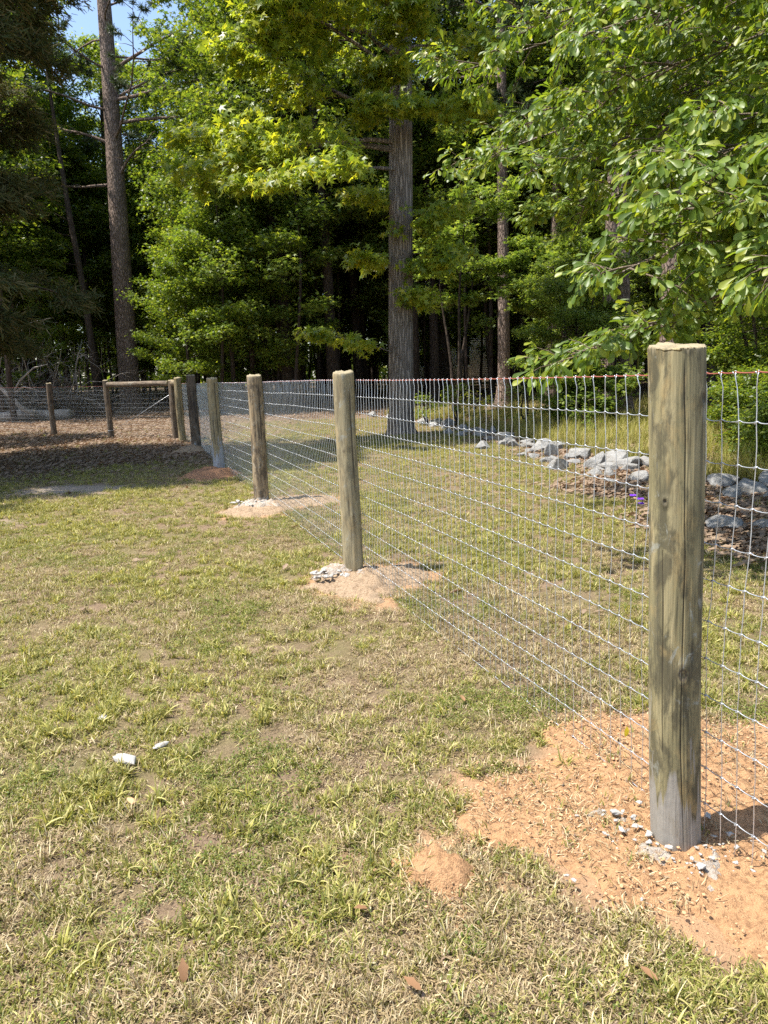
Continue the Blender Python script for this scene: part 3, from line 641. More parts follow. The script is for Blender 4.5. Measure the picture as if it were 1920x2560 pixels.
def blades(rng, n, rad, L, wd, lean=.6, flat=0, seg=4):
    """curved tapering blades rooted in a disc"""
    a = rng.random(n) * 6.283; q = rad * np.sqrt(rng.random(n)); base = np.stack([q * np.cos(a), q * np.sin(a), np.zeros(n)], -1)
    d = rng.random(n) * 6.283; dirv = np.stack([np.cos(d), np.sin(d), np.zeros(n)], -1); side = np.stack([-np.sin(d), np.cos(d), np.zeros(n)], -1)
    Ls = L * (.45 + .75 * rng.random(n)); ln = lean * (.3 + 1.2 * rng.random(n)); tw = (rng.random(n) - .5) * .8
    t = np.linspace(0, 1, seg)
    out = []; 
    for k, tk in enumerate(t):
        ang = (ln * (tk * 1.1)) if not flat else (1.25 + .35 * np.sin(tk * 3 + d)) 
        if k == 0: p = base.copy(); p[:, 2] += flat * rng.random(n)
        else:
            st = Ls / (seg - 1); p = p + (dirv * np.sin(ang)[:, None] + np.array([0, 0, 1.]) * np.cos(ang)[:, None]) * st[:, None]
            if flat: p = p + side * (np.sin(tk * 4 + d * 3) * Ls * .12)[:, None]; p[:, 2] = np.maximum(p[:, 2] - .3 * Ls * tk * .3, .002)
        w_ = wd * (1 - tk ** 1.6 * .92) * (.7 + .6 * np.abs(np.sin(d * 7)))
        s2 = side * np.cos(tw * tk)[:, None] + np.array([0, 0, 1.]) * np.sin(tw * tk)[:, None]
        out += [p - s2 * w_[:, None] * .5, p + s2 * w_[:, None] * .5]
    V = np.stack(out, 1).reshape(-1, 3); m = seg * 2
    q = np.array([[2 * k, 2 * k + 1, 2 * k + 3, 2 * k + 2] for k in range(seg - 1)])
    Q = (q[None] + (np.arange(n) * m)[:, None, None]).reshape(-1, 4)
    return V, Q
def tuft(name, seed, parts):
    rng = np.random.default_rng(seed); Vs = []; Qs = []; mi = []; n = 0; mats = []
    for mat, args in parts:
        if args[0] == 'weed':
            _, cnt, rad, sz = args; a = rng.random(cnt) * 6.283; q = rad * np.sqrt(rng.random(cnt)); pos = np.stack([q * np.cos(a), q * np.sin(a), .004 + .02 * rng.random(cnt)], -1)
            d = np.stack([rng.normal(size=cnt), rng.normal(size=cnt), rng.random(cnt) * .7], -1); nn = np.stack([rng.normal(size=cnt) * .3, rng.normal(size=cnt) * .3, np.ones(cnt)], -1)
            V, Q = stamp(LEAF_OVAL[0] * np.array([1.6, 1, 1]), LEAF_OVAL[1], pos, frames(d, nn), sz * (.6 + .8 * rng.random(cnt)))
        else: V, Q = blades(rng, *args)
        if mat not in mats: mats.append(mat)
        Vs.append(V); Qs.append(Q + n); mi.append(np.full(len(Q), mats.index(mat))); n += len(V)
    return proto(name, mesh(name, np.vstack(Vs), np.vstack(Qs), None, mats, False, None, np.concatenate(mi)))
G, D, W, DL = M['grass_green'], M['grass_dry'], M['weed'], M['dead_leaf']
TUFTS = [
    tuft('tuft_a', 1, [(G, (20, .035, .038, .0044, 1.1)), (D, (10, .045, .035, .0034, 1.3)), (D, (14, .05, .026, .003, 1, .008, 3))]),
    tuft('tuft_b', 2, [(G, (12, .03, .032, .0042, 1.2)), (D, (22, .055, .03, .003, 1, .01, 3)), (D, (8, .04, .035, .003, 1.3))]),
    tuft('tuft_c', 3, [(D, (34, .06, .026, .0032, 1, .008, 3)), (G, (5, .04, .032, .004, 1.2)), (DL, (7, .05, .016, .006, 1, .006, 3))]),
    tuft('tuft_d', 4, [(W, ('weed', 40, .045, .0075)), (G, (8, .04, .035, .004, 1.1)), (D, (12, .05, .028, .003, 1, .01, 3))]),
    tuft('tuft_e', 5, [(G, (15, .016, .075, .0058, 1.25, 0, 5)), (G, (10, .035, .04, .0045, 1.3))]),
    tuft('tuft_f', 6, [(G, (26, .04, .036, .0044, 1.2)), (D, (14, .05, .026, .003, 1, .008, 3))]),
    tuft('tuft_g', 7, [(D, (30, .06, .022, .0034, 1, .006, 3)), (D, (10, .05, .035, .003, 1.1)), (DL, (12, .06, .014, .005, 1, .005, 3))]),
    tuft('tuft_h', 8, [(D, (12, .02, .06, .003, 1.2, 0, 5)), (G, (8, .02, .045, .004, 1.1))]),
]
def wedge(n, y0, y1, dens, slope=.62, pad=.5):
    y = np.random.default_rng(int(y0 * 100) + n % 1000).random(n)
fence_s = np.array(main)
def fence_x(y): return np.interp(y, fence_s[:, 1], fence_s[:, 0])
def sample_ground(seed, n, y0, y1, p=1.0, slope=.66, pad=.55):
    r = np.random.default_rng(seed); k = 1 - p      # density falls off like y^-p
    y = y0 + (y1 - y0) * r.random(n) if False else None
    e = 2 - p; y = (y0 ** e + (y1 ** e - y0 ** e) * r.random(n)) ** (1 / e)
    x = (r.random(n) * 2 - 1) * (slope * y + pad); return x, y, r
x, y, r = sample_ground(11, 210000, .85, 21, 1.3)
nz = fbm(x * 1.7, y * 1.7, 51, 4); nf = fbm(x * 6, y * 6, 52, 3); gr = fbm(x * .7 + 3, y * .7, 53, 3)
pd = patch_depth(x, y) + (nf - .5) * .3 + .01
keep = r.random(len(x)) > smooth(-.03, .03, pd) * .985
keep &= r.random(len(x)) > litter_mask(x, y) * np.where(y < 21, .9, .8)
keep &= r.random(len(x)) > bare_mask(x, y) * .96
keep &= r.random(len(x)) > smooth(.5, .6, fbm(x * 9, y * 9, 58, 3)) * .8 * smooth(.36, .5, nz)
keep &= r.random(len(x)) > smooth(.52, .6, fbm(x * 15, y * 15, 59, 2)) * .7 * smooth(5, 3, y)
shade = smooth(8.5, 9.5, y) * smooth(-1.8, -2.6, x); keep &= r.random(len(x)) > shade * .45
x, y, nz, nf, gr = x[keep], y[keep], nz[keep], nf[keep], gr[keep]; rr = r.random((4, len(x)))
# greener and browner drifts
green = (fbm(x * 5.5, y * 5.5, 61, 4) - .5) * 2.2 + (fbm(x * 1.3, y * 1.3, 66, 3) - .5) * 2.4 + .16 + smooth(3, 6, y) * .3 + .9 * np.exp(-((x + .35) / .35) ** 2 - ((y - 1.75) / .3) ** 2) + .5 * np.exp(-((x - .05) / .3) ** 2 - ((y - 2.05) / .25) ** 2) + (rr[0] - .5) * 1.5
idx = np.where(green > .85, np.where(rr[1] < .42, 4, np.where(rr[1] < .75, 5, 0)), np.where(green > .45, np.where(rr[1] < .4, 0, np.where(rr[1] < .7, 5, 3)),
      np.where(green > .05, np.where(rr[1] < .4, 1, np.where(rr[1] < .7, 0, 6)), np.where(rr[1] < .5, 2, np.where(rr[1] < .85, 6, 7)))))
idx = np.where((fbm(x * 2.3, y * 2.3, 63, 3) > .62) & (rr[3] < .6), 3, idx)
scl = (.45 + .6 * rr[2] ** 1.5) * np.clip(1 + (y - 4) * .02, 1, 1.3)
z = ground_z(x, y) - .002
grass = scatter('grass', TUFTS, np.stack([x, y, z], -1), rr[1] * 40, scl, idx, (rr[2:4].T - .5) * .5, label='short patchy lawn of green blades and straw coloured thatch', cat='grass', kind='stuff')

# taller green grass and weeds on the wooded side of the rock row
tall = [tuft('tall_a', 21, [(G, (22, .06, .34, .005, .7, 0, 6)), (D, (8, .06, .3, .004, .8, 0, 6))]), tuft('tall_b', 22, [(G, (16, .05, .22, .006, .9, 0, 5)), (W, ('weed', 40, .08, .03))])]
r = np.random.default_rng(77); yy = 6 + 16 * r.random(6500); xx = line_x(yy) + .3 + r.random(6500) * (.45 * yy)
kp = (fbm(xx * 1.0, yy * 1.0, 81, 3) > .5) | (fbm(xx * 3, yy * 3, 82, 3) > .66); xx, yy = xx[kp], yy[kp]
scatter('tall_grass', tall, np.stack([xx, yy, ground_z(xx, yy)], -1), r.random(len(xx)) * 6.28, .5 + .9 * r.random(len(xx)), r.integers(0, 2, len(xx)), label='tall dark green grass and weeds growing behind the rock row', cat='tall grass', kind='stuff')

def curled_leaf(name, seed, L, wd):
    r = np.random.default_rng(seed); V = []; n = 6; cu = (r.random() - .5) * 1.6; ed = .15 + .35 * r.random()
    for k in range(n):
        t = k / (n - 1); w_ = wd * math.sin(math.pi * (t * .9 + .06)) ** .8 * (1 + .25 * math.sin(t * 17 + seed)); zz = .004 + L * .25 * cu * (t - .5) ** 2 * 2 + .004
        for s in (-1, 0, 1): V.append((s * w_, (t - .5) * L, zz + abs(s) * w_ * ed))
    Q = []
    for k in range(n - 1): b = k * 3; Q += [(b, b + 1, b + 4, b + 3), (b + 1, b + 2, b + 5, b + 4)]
    return mesh(name, V, Q, None, [M['dead_leaf']], True)
DEAD = [proto('dead_%d' % i, curled_leaf('dead leaf', i, .06 + .015 * (i % 3), .014 + .004 * (i % 2))) for i in range(5)]
x, y, r = sample_ground(91, 300000, 3.0, 36, 1.3, .7, 1)
lm = litter_mask(x, y); keep = (r.random(len(x)) < lm * .85 + .0015)
x, y = x[keep], y[keep]; rr = r.random((4, len(x)))
scatter('leaf_litter', DEAD, np.stack([x, y, ground_z(x, y) + .004 + .02 * rr[3]], -1), rr[0] * 6.28, .45 + .75 * rr[1] ** 2 + .008 * y, (rr[2] * 5).astype(int), (rr[:2].T - .5) * .9, label='brown fallen leaves covering the shaded ground', cat='leaf litter', kind='stuff')
# pebbles and clods on the dug soil
cl = [proto('clod_%d' % i, rock_mesh(400 + i, 2, .7, 'clod', .3)) for i in range(3)]
r = np.random.default_rng(17); xx = r.random(9000) * 1.9 - .1; yy = .95 + r.random(9000) * 1.7
dd = np.maximum(inpoly(xx, yy, np.array(P_BIG)), inpoly(xx, yy, np.array(P_SMALL))); kp = (dd > -.05) & (r.random(9000) < .2 + .8 * (fbm(xx * 6, yy * 6, 5, 3) > .52)); xx, yy = xx[kp], yy[kp]
scatter('soil_pebbles', cl, np.stack([xx, yy, ground_z(xx, yy) + .022], -1), r.random(len(xx)) * 6, .0015 + .0065 * r.random(len(xx)) ** 3.5, r.integers(0, 3, len(xx)), label='tiny clods and pebbles strewn over the orange soil', cat='pebbles', kind='stuff')
x2, y2 = r.random(1500) * 1.8 - .05, .95 + r.random(1500) * 1.7
kp = (inpoly(x2, y2, np.array(P_BIG)) > .02) & (fbm(x2 * 3.5, y2 * 3.5, 97, 3) > .47); x2, y2 = x2[kp], y2[kp]
SP = [tuft('straw_a', 31, [(D, (9, .06, .035, .002, 1, .004, 4)), (DL, (4, .06, .012, .004, 1, .003, 3))]), tuft('straw_b', 32, [(D, (7, .06, .022, .0025, 1, .003, 3)), (G, (3, .01, .03, .003, .9)), (DL, (5, .06, .01, .004, 1, .003, 3))])]
scatter('straw_debris', SP, np.stack([x2, y2, ground_z(x2, y2) + .018], -1), r.random(len(x2)) * 6, .7 + .5 * r.random(len(x2)), r.integers(0, 2, len(x2)), label='bits of straw and roots scattered on the orange soil', cat='straw', kind='stuff')
M['tan_leaf'] = leaf_mat('tan dead leaf', [(.2, .10, .045), (.36, .21, .11)], (1.3, 1.0, .8), .2, .6, .25)
TAN = [curled_leaf('tan leaf', 60 + q, .075, .017) for q in range(3)]
for q in TAN: q.materials[0] = M['tan_leaf']
# single leaves that stand out in the lawn
for i, (lx, ly, s, rz, lab) in enumerate([(-.46, 1.36, 1.1, .3, 'upright brown dead leaf in the grass close to the bottom edge'), (-.09, 1.52, .8, 1.9, 'pale tan dead leaf in the grass left of the small orange heap'), (.5, 1.3, .9, .8, 'rolled tan dead leaf at the lower edge of the orange soil'),
                                 (.02, 1.3, 1, 1.0, 'dull brown dead leaf in the grass near the bottom edge, centre'), (.32, 1.97, .9, 2.4, 'curled pale leaf lying on the left of the orange soil patch'), (.27, 2.62, .8, .4, 'tan dead leaf in the grass above the orange patch')]):
    link('fallen_leaf', TAN[i % 3], loc=(lx, ly, .032), rz=rz, sc_=s * .55, label=lab, cat='fallen leaf').rotation_euler[0] = (1.0 if i == 0 else .3)
V, Q = stamp(*LEAF_OVAL, np.array([[0, 0, 0.]]), frames(np.array([[.2, .1, 1.]]), np.array([[.2, -1., .2]])), np.array([.034]))
link('yellow_leaf', mesh('yellow_leaf', V, Q, None, [M['yellow_leaf']]), loc=(.69, 2.03, .165), label='bright yellow leaf caught low in the wire left of the nearest post', cat='leaf')
fl = empty('wild_flower', (2.08, 5.95, float(ground_z(2.08, 5.95))), label='small purple flower in the leaf litter left of the nearest post', cat='flower')
b = MB(); b.tube([(0, 0, 0), (.01, 0, .1), (.02, .0, .17)], .002, 5); b.tube([(0, 0, .05), (-.03, .01, .12), (-.04, .01, .2)], .002, 5); link('stem', b.mesh('stem', [M['weed']]), fl)
for c in ((.02, 0, .17), (-.04, .01, .2), (.03, .01, .13)):
    dv = np.array([(math.cos(k * 1.257), math.sin(k * 1.257), .4) for k in range(5)]); V, Q = stamp(LEAF_OVAL[0] * np.array([1.9, 1, 1]), LEAF_OVAL[1], np.tile(np.array(c, float), (5, 1)), frames(dv, np.tile([0, -.6, 1.], (5, 1))), np.full(5, .03))
    link('bloom', mesh('bloom', V, Q, None, [M['purple_petal']]), fl)

# ---------------------------------------------------------------- trees
def unit(v): v = np.asarray(v, float); return v / (np.linalg.norm(v) + 1e-9)
class Tree:
    def __init__(s, seed): s.r = np.random.default_rng(seed); s.wood = MB(); s.fine = MB(); s.tp = []; s.td = []; s.tl = []
    def trunk(s, pts, radii, k=10, wob=.0):
        pts = np.asarray(pts, float); t = np.linspace(0, 1, len(pts)); tt = np.linspace(0, 1, 26)
        P = np.stack([np.interp(tt, t, pts[:, i]) for i in range(3)], -1)
        Rr = np.interp(tt, np.linspace(0, 1, len(radii)), radii)
        P[:, 0] += np.sin(tt * 9 + s.r.random() * 6) * wob; P[:, 1] += np.sin(tt * 7 + s.r.random() * 6) * wob
        s.P = P; s.R = Rr; s.wood.tube(P, Rr, k)
    def at(s, z):
        return np.array([np.interp(z, s.P[:, 2], s.P[:, 0]), np.interp(z, s.P[:, 2], s.P[:, 1]), z]), float(np.interp(z, s.P[:, 2], s.R))
    def limb(s, p, d, L, r0, up=.1, subs=9, sub_l=.42, twigs=5, tl=.35, flat=.25, k=5, s0=.2, fine=False, wob=.1, subr=.3, end=None):
        r = s.r; n = 7; pts = [np.array(p, float)]; d = unit(d); ds = [d]
        for i in range(n - 1):
            d = unit(d + np.array([0, 0, up / n]) + r.normal(size=3) * wob * np.array([1, 1, .6])); pts.append(pts[-1] + d * L / (n - 1)); ds.append(d)
        pts = np.array(pts)
        if end is not None: pts = pts + np.linspace(0, 1, n)[:, None] * (np.array(end) - pts[-1])
        s.wood.tube(pts, np.linspace(r0, max(.004, r0 * .15), n), k, False)
        for j in range(subs):
            f = s0 + (1 - s0) * (j + r.random()) / subs; q = f * (n - 1); i = min(int(q), n - 2); fr = q - i
            b = pts[i] * (1 - fr) + pts[i + 1] * fr; dd = ds[i]
            az = math.atan2(dd[1], dd[0]) + (1 if j % 2 else -1) * (.45 + .75 * r.random()); sl = L * sub_l * (1.15 - .75 * f) * (.6 + .7 * r.random())
            sd = unit([math.cos(az), math.sin(az), dd[2] * .5 + (r.random() - .45) * flat])
            m = 4; sp = [b]
            for _ in range(m - 1): sd = unit(sd + np.array([0, 0, -.04]) + r.normal(size=3) * wob * .8); sp.append(sp[-1] + sd * sl / (m - 1))
            sp = np.array(sp); s.fine.tube(sp, np.linspace(max(.004, r0 * subr), .003, m), 4, False)
            nt = max(1, int(twigs * (.6 + .8 * r.random())))
            for t in range(nt):
                f2 = .25 + .8 * (t + r.random()) / nt; q2 = min(f2, .999) * (m - 1); i2 = int(q2); pb = sp[i2] * (1 - q2 + i2) + sp[min(i2 + 1, m - 1)] * (q2 - i2)
                a2 = math.atan2(sd[1], sd[0]) + r.normal() * .8; td = unit([math.cos(a2), math.sin(a2), r.normal() * flat * .7])
                s.tp.append(pb); s.td.append(td); s.tl.append(tl * (.6 + .7 * r.random()))
                if fine: s.fine.tube([pb, pb + td * s.tl[-1] * .5 + [0, 0, .01], pb + td * s.tl[-1]], [.004, .003, .002], 3, False)
        s.tp.append(pts[-1]); s.td.append(ds[-1]); s.tl.append(tl)
    def leaves(s, per, size, tmpl, droop=.35, upj=.5, spread=.06, var=.5, endbias=False, bias=(0, 0)):
        r = s.r; tp = np.repeat(np.array(s.tp), per, 0); td = np.repeat(np.array(s.td), per, 0); tl = np.repeat(np.array(s.tl), per)
        n = len(tp); u = r.random(n); u = 1 - u ** 3 * .8 if endbias else .1 + .95 * u
        pos = tp + td * (u * tl)[:, None] + r.normal(size=(n, 3)) * spread
        d = td * (.5 if not endbias else .9) + r.normal(size=(n, 3)) * np.array([.8, .8, .3]) * (1 if not endbias else .75); d[:, 2] -= droop
        nn = np.stack([r.normal(size=n) * upj + bias[0], r.normal(size=n) * upj + bias[1], np.ones(n)], -1)
        return stamp(*tmpl, pos, frames(d, nn), size * (1 - var / 2 + var * r.random(n)))
    def build(s, name, bark_, leaf, V, Q, loc=(0, 0, 0), crown='crown', fine_mat=None, **tags):
        e = empty(name, loc, **tags)
        link('trunk', s.wood.mesh('trunk', [bark_]), e)
        if s.fine.n: link('branches', s.fine.mesh('branches', [fine_mat or bark_]), e)
        if V is not None: link(crown, mesh(crown, V, Q, None, [leaf]), e)
        return e

def forest_proto(seed, H, base, R, tr, nl, leaf, size=.11, per=13, tmpl=LEAF_DIAMOND, subs=9, twigs=6, lean=0, flat=.22, low=0, barkm='dark_bark', profile='round'):
    t = Tree(seed); r = t.r
    t.trunk([(0, 0, -.3), (lean * .3 + .1 * r.normal(), .1 * r.normal(), H * .3), (lean * .7 + .15 * r.normal(), .15 * r.normal(), H * .65), (lean, 0, H)], [tr * 1.35, tr, tr * .85, tr * .62, tr * .12], 8, .05)
    az = r.random() * 6.28
    for i in range(nl):
        f = (i + .5 * r.random()) / nl; z = base + (H - base) * f ** .9 * .97; az += 2.4 + r.normal() * .3
        pr = (math.sin(math.pi * min(1, .22 + f * .78)) ** .6 if profile == 'round' else (1 - f) ** .7 + .15); L = R * max(.2, pr) * (.75 + .45 * r.random())
        p, rr_ = t.at(z); t.limb(p, (math.cos(az), math.sin(az), .15 + .55 * f), L, max(.012, rr_ * .3), up=.1, subs=subs, twigs=twigs, flat=flat, k=4)
    V, Q = t.leaves(int(per * 1.3), size, tmpl, spread=.12, upj=.85)
    return t.build(None or 'forest_tree', M[barkm], M[leaf], V, Q)
# --- the sweetgum behind the wire
t = Tree(301)
t.trunk([(.42, 15.6, -.1), (.44, 15.6, .12), (.46, 15.6, .5), (.5, 15.6, 3), (.66, 15.6, 8), (.75, 15.5, 12), (.7, 15.4, 17)], [.40, .30, .262, .245, .215, .15, .05], 26, .02)
def gumlimb(z, az, L, el=.1, up=.1, subs=12, r0=.05, twigs=7, sl=.42):
    L = L * (1 if z < 6.1 else .8); L = L * (1 if z < 7.8 else max(.3, 1 - (z - 7.8) / 5)); p, rr_ = t.at(z); a = math.radians(az); t.limb(p, (math.cos(a), math.sin(a), el), L, r0, up, subs, sl, twigs, .34, .3, 6, .36 if L > 2 else .2)
for a in [(5.55, 206, 3.9, .1, -.3, 15, .06), (5.7, 222, 4.2, .0, -.35, 16, .05), (5.2, 238, 4.0, -.05, -.3, 14, .04), (6.2, 214, 4.2, .15, -.2, 15), (6.8, 240, 4.0, .15, -.2, 14), (7.2, 226, 4.4, .2, -.1, 15), (7.6, 160, 3.6, .3, .1),
          (8.0, 228, 4.0, .2, -.1, 13), (8.4, 190, 4.2, .3, 0, 14), (8.9, 262, 3.4, .25, .1), (9.3, 212, 4.1, .3, 0, 13), (9.8, 170, 3.8, .3, .1), (10.2, 240, 3.8, .3, 0, 12), (10.8, 196, 3.8, .4, .1, 12), (11.4, 300, 3.0, .4), (11.9, 220, 3.6, .4), (12.6, 150, 3.0, .5), (13.4, 250, 3.0, .5), (14.2, 190, 2.6, .6), (15, 310, 2.2, .6), (6.6, 262, 1.5, .2, -.2, 7, .02), (7.3, 280, 1.7, .2, -.2, 8, .02), (8.1, 268, 1.6, .2, -.2, 8, .02), (8.7, 285, 1.8, .2, -.2, 8, .02), (9.3, 265, 1.8, .2, -.2, 8, .02), (6.0, 250, 1.4, .1, -.2, 7, .02),
          (6.2, 340, 2.2, .1, -.1, 7, .03), (7.4, 20, 2.4, .2, 0, 7, .03), (8.6, 330, 2.6, .3, 0, 8, .04), (9.6, 40, 2.6, .3, .1, 8), (10.5, 350, 2.8, .4, .1, 9), (12.2, 60, 2.6, .4)]: gumlimb(*a)
# low sprigs growing straight from the trunk
for z_, az, L in [(3.35, 205, .8), (3.3, 330, .9), (3.6, 350, 1.1), (4.3, 345, 1.2), (4.6, 200, .8), (4.0, 300, .8), (2.75, 300, .5)]: gumlimb(z_, az, L, .1, 0, 5, .012, 4, .5)
p, _ = t.at(1.65); t.limb(p - [.1, .15, 0], (-.93, -.35, .42), 1.85, .014, -.3, 9, .2, 3, .22, .12, 4, wob=.04)
V, Q = t.leaves(18, .135, LEAF_STAR, .5, .9, .07, bias=(-.6, -.65))
t.build('sweetgum_tree', M['gum_bark'], M['gum_leaf'], V, Q, fine_mat=M['dark_bark'], label='tall grey ridged trunk with bright yellow green star shaped leaves behind the fence, centre', cat='tree')
# bare dead twigs on it are part of its branches; a second darker leaf mass closes the crown from behind through the woods

# --- big pine at left, thin tree beside it
def pine_tree(seed, x, y, H, r0, lean, base, label, nl=16, L=3.2, leafm='pine_leaf', needles=70, group=None, dead=()):
    t = Tree(seed); z = float(ground_z(x, y))
    t.trunk([(x, y, z - .2), (x + lean * .02, y, z + .15), (x + lean * .06, y, z + .8), (x + lean * .4, y, z + H * .35), (x + lean * .8, y, z + H * .7), (x + lean, y, z + H)], [r0 * 1.75, r0 * 1.25, r0 * 1.02, r0 * .86, r0 * .6, r0 * .12], 18, .04)
    az = seed
    for i in range(nl):
        f = (i + .6 * t.r.random()) / nl; zz = z + base + (H - base) * f * .96; az += 2.3; p, rr_ = t.at(zz)
        t.limb(p, (math.cos(az), math.sin(az), .15 + .4 * f), L * (1.1 - .6 * f) * (.7 + .6 * t.r.random()), .045 * (1.2 - f * .6), .15, 7, .4, 4, .25, .5, 5, .35, wob=.16)
    cut = len(t.tp)
    for (zz, a, Ld, el) in dead:
        p, _ = t.at(zz); n0 = len(t.tp); t.limb(p, (math.cos(a), math.sin(a), el), Ld, .07, .0, 7, .35, 1, .3, .5, 6, .3, wob=.2)
        del t.tp[n0:], t.td[n0:], t.tl[n0:]
    # needles in bundles at the twig ends
    tp = np.array(t.tp) + np.array(t.td) * np.array(t.tl)[:, None]; per = needles; n = len(tp) * per
    d = t.r.normal(size=(n, 3)) + np.repeat(np.array(t.td), per, 0) * 1.1; pos = np.repeat(tp, per, 0) - np.repeat(np.array(t.td), per, 0) * (t.r.random(n) * .22)[:, None]
    V, Q = stamp(*LEAF_SLIVER, pos, frames(d, t.r.normal(size=(n, 3))), .13 + .07 * t.r.random(n))
    return t.build('pine_tree', M['pine_bark'], M[leafm], V, Q, label=label, cat='tree', group=group)
pine_tree(311, -9.68, 29.2, 21, .39, .5, 9.6, 'big pine with plated bark and a flared foot, at the left behind the rail', 22, 4.6, dead=[(8.6, 2.9, 2.6, .15), (8.7, -.3, 2.3, .9), (10.6, -.35, 6.0, .16), (11.4, -.2, 6.5, .1), (9.9, 3.3, 2.5, .3), (12.3, -.5, 5, .2)])
t = Tree(312); t.trunk([(-10.35, 27.8, .1), (-10.45, 27.8, 3), (-10.75, 27.8, 7), (-11, 27.8, 13)], [.15, .12, .10, .03], 10, .04)
for i in range(16): p, _ = t.at(4.5 + i * .5); a = i * 2.4; t.limb(p, (-.9 + .3 * math.cos(a), math.sin(a), .3), 1.1, .02, .1, 6, .42, 4, .3, .2, 4)
V, Q = t.leaves(12, .12, LEAF_DIAMOND); t.build('slender_tree', M['dark_bark'], M['forest_leaf'], V, Q, label='slender leaning tree just left of the big pine', cat='tree')
# --- pines and other trunks on the right
pine_tree(321, 3.95, 24, 18, .19, .12, 9.5, 'straight pine trunk right of the sweetgum, rising behind the leafy shrub', 14, 3.0)
pine_tree(322, 5.55, 24.2, 16, .165, .25, 8.5, 'slim pine trunk leaning a little left, behind the pale leafed shrub', 12, 2.6)
pine_tree(323, 5.8, 19, 17, .175, .1, 8, 'pine trunk left of the nearest post, second of a close pair', 12, 3)
pine_tree(324, 5.65, 17, 15, .145, -.55, 8, 'bent dark trunk crossing in front of its neighbour, left of the nearest post', 10, 2.6)
pine_tree(325, 6.95, 18, 19, .235, -.25, 8.5, 'thickest pine trunk on the right, seen above the nearest post', 14, 3.2)

# --- the cedar whose dark boughs fill the left edge
t = Tree(331); t.trunk([(-8.7, 11.2, -.1), (-8.7, 11.2, 1.5), (-8.6, 11.2, 6), (-8.6, 11.2, 14)], [.28, .22, .15, .03], 12, .04)
az = 0
for i in range(78):
    f = i / 78; zz = 1.7 + 12 * f; az += 2.4; L = 4.3 * (1 - f) ** .5 * (.8 + .35 * t.r.random()); p, _ = t.at(zz)
    t.limb(p, (math.cos(az), math.sin(az), .3 if f < .3 else .45), L, .05 * (1.2 - f), -.35 if f < .4 else -.1, 13, .34, 9, .3, .55, 4, .12, wob=.12)
for (dx, dy, el, L, zz) in [(.2, -1, .1, 3.9, 3), (-.3, -1, .15, 3.9, 4), (.5, -1, .2, 3.9, 4.6), (.1, -1, .3, 3.8, 6), (.6, -.8, .3, 4, 7), (-.6, -.8, .3, 4, 5), (.3, -1, .3, 3.4, 8), (-.2, -1, .3, 3.4, 8.5), (.2, 1, .3, 4, 4), (.5, 1, .3, 4, 6), (1, .1, .05, 4.6, 2.4), (1, -.3, .1, 4.5, 2.8), (.9, .5, .0, 4.3, 2.3), (1, -.1, .15, 5.0, 3.6), (1, .3, .15, 4.9, 4.4), (1, -.5, .2, 4.6, 4.2), (1, 0, .25, 5, 5.4), (1, -.3, .3, 4.7, 6.2), (1, .4, .3, 4.6, 6.6), (.9, -.6, .3, 4.4, 5.2), (1, .1, .3, 4.6, 7.4), (1, -.2, .3, 4.6, 8.2), (1, .4, .35, 4.4, 8.8)]:
    p, _ = t.at(zz); t.limb(p, (dx, dy, el + .12), L - ((1.4 if zz < 5 else .35) if dx > .8 else 0), .05, -.3, 16, .3, 10, .3, .6, 5, .15, wob=.1)
for i in range(18):
    zz = 4.6 + i * .3; p, _ = t.at(zz); t.limb(p, (1, -.9 + 1.8 * ((i * .618) % 1), .25), 2.9 + .9 * (zz > 5.5), .03, -.25, 14, .3, 9, .3, .7, 4, .15, wob=.12)
tp = np.array(t.tp); td = np.array(t.td); per = 50; n = len(tp) * per
u = t.r.random(n); pos = np.repeat(tp, per, 0) + np.repeat(td, per, 0) * (u * .34)[:, None] + t.r.normal(size=(n, 3)) * .045
d = np.repeat(td, per, 0) * 1.0 + t.r.normal(size=(n, 3)) * .6 + np.array([0, 0, -.25])
V, Q = stamp(LEAF_SLIVER[0] * np.array([1.5, 1, 1]), LEAF_SLIVER[1], pos, frames(d, t.r.normal(size=(n, 3))), .07 + .05 * t.r.random(n))
t.build('cedar_tree', M['cedar_bark'], M['cedar_leaf'], V, Q, label='dark fine needled cedar whose drooping boughs fill the left edge', cat='tree')

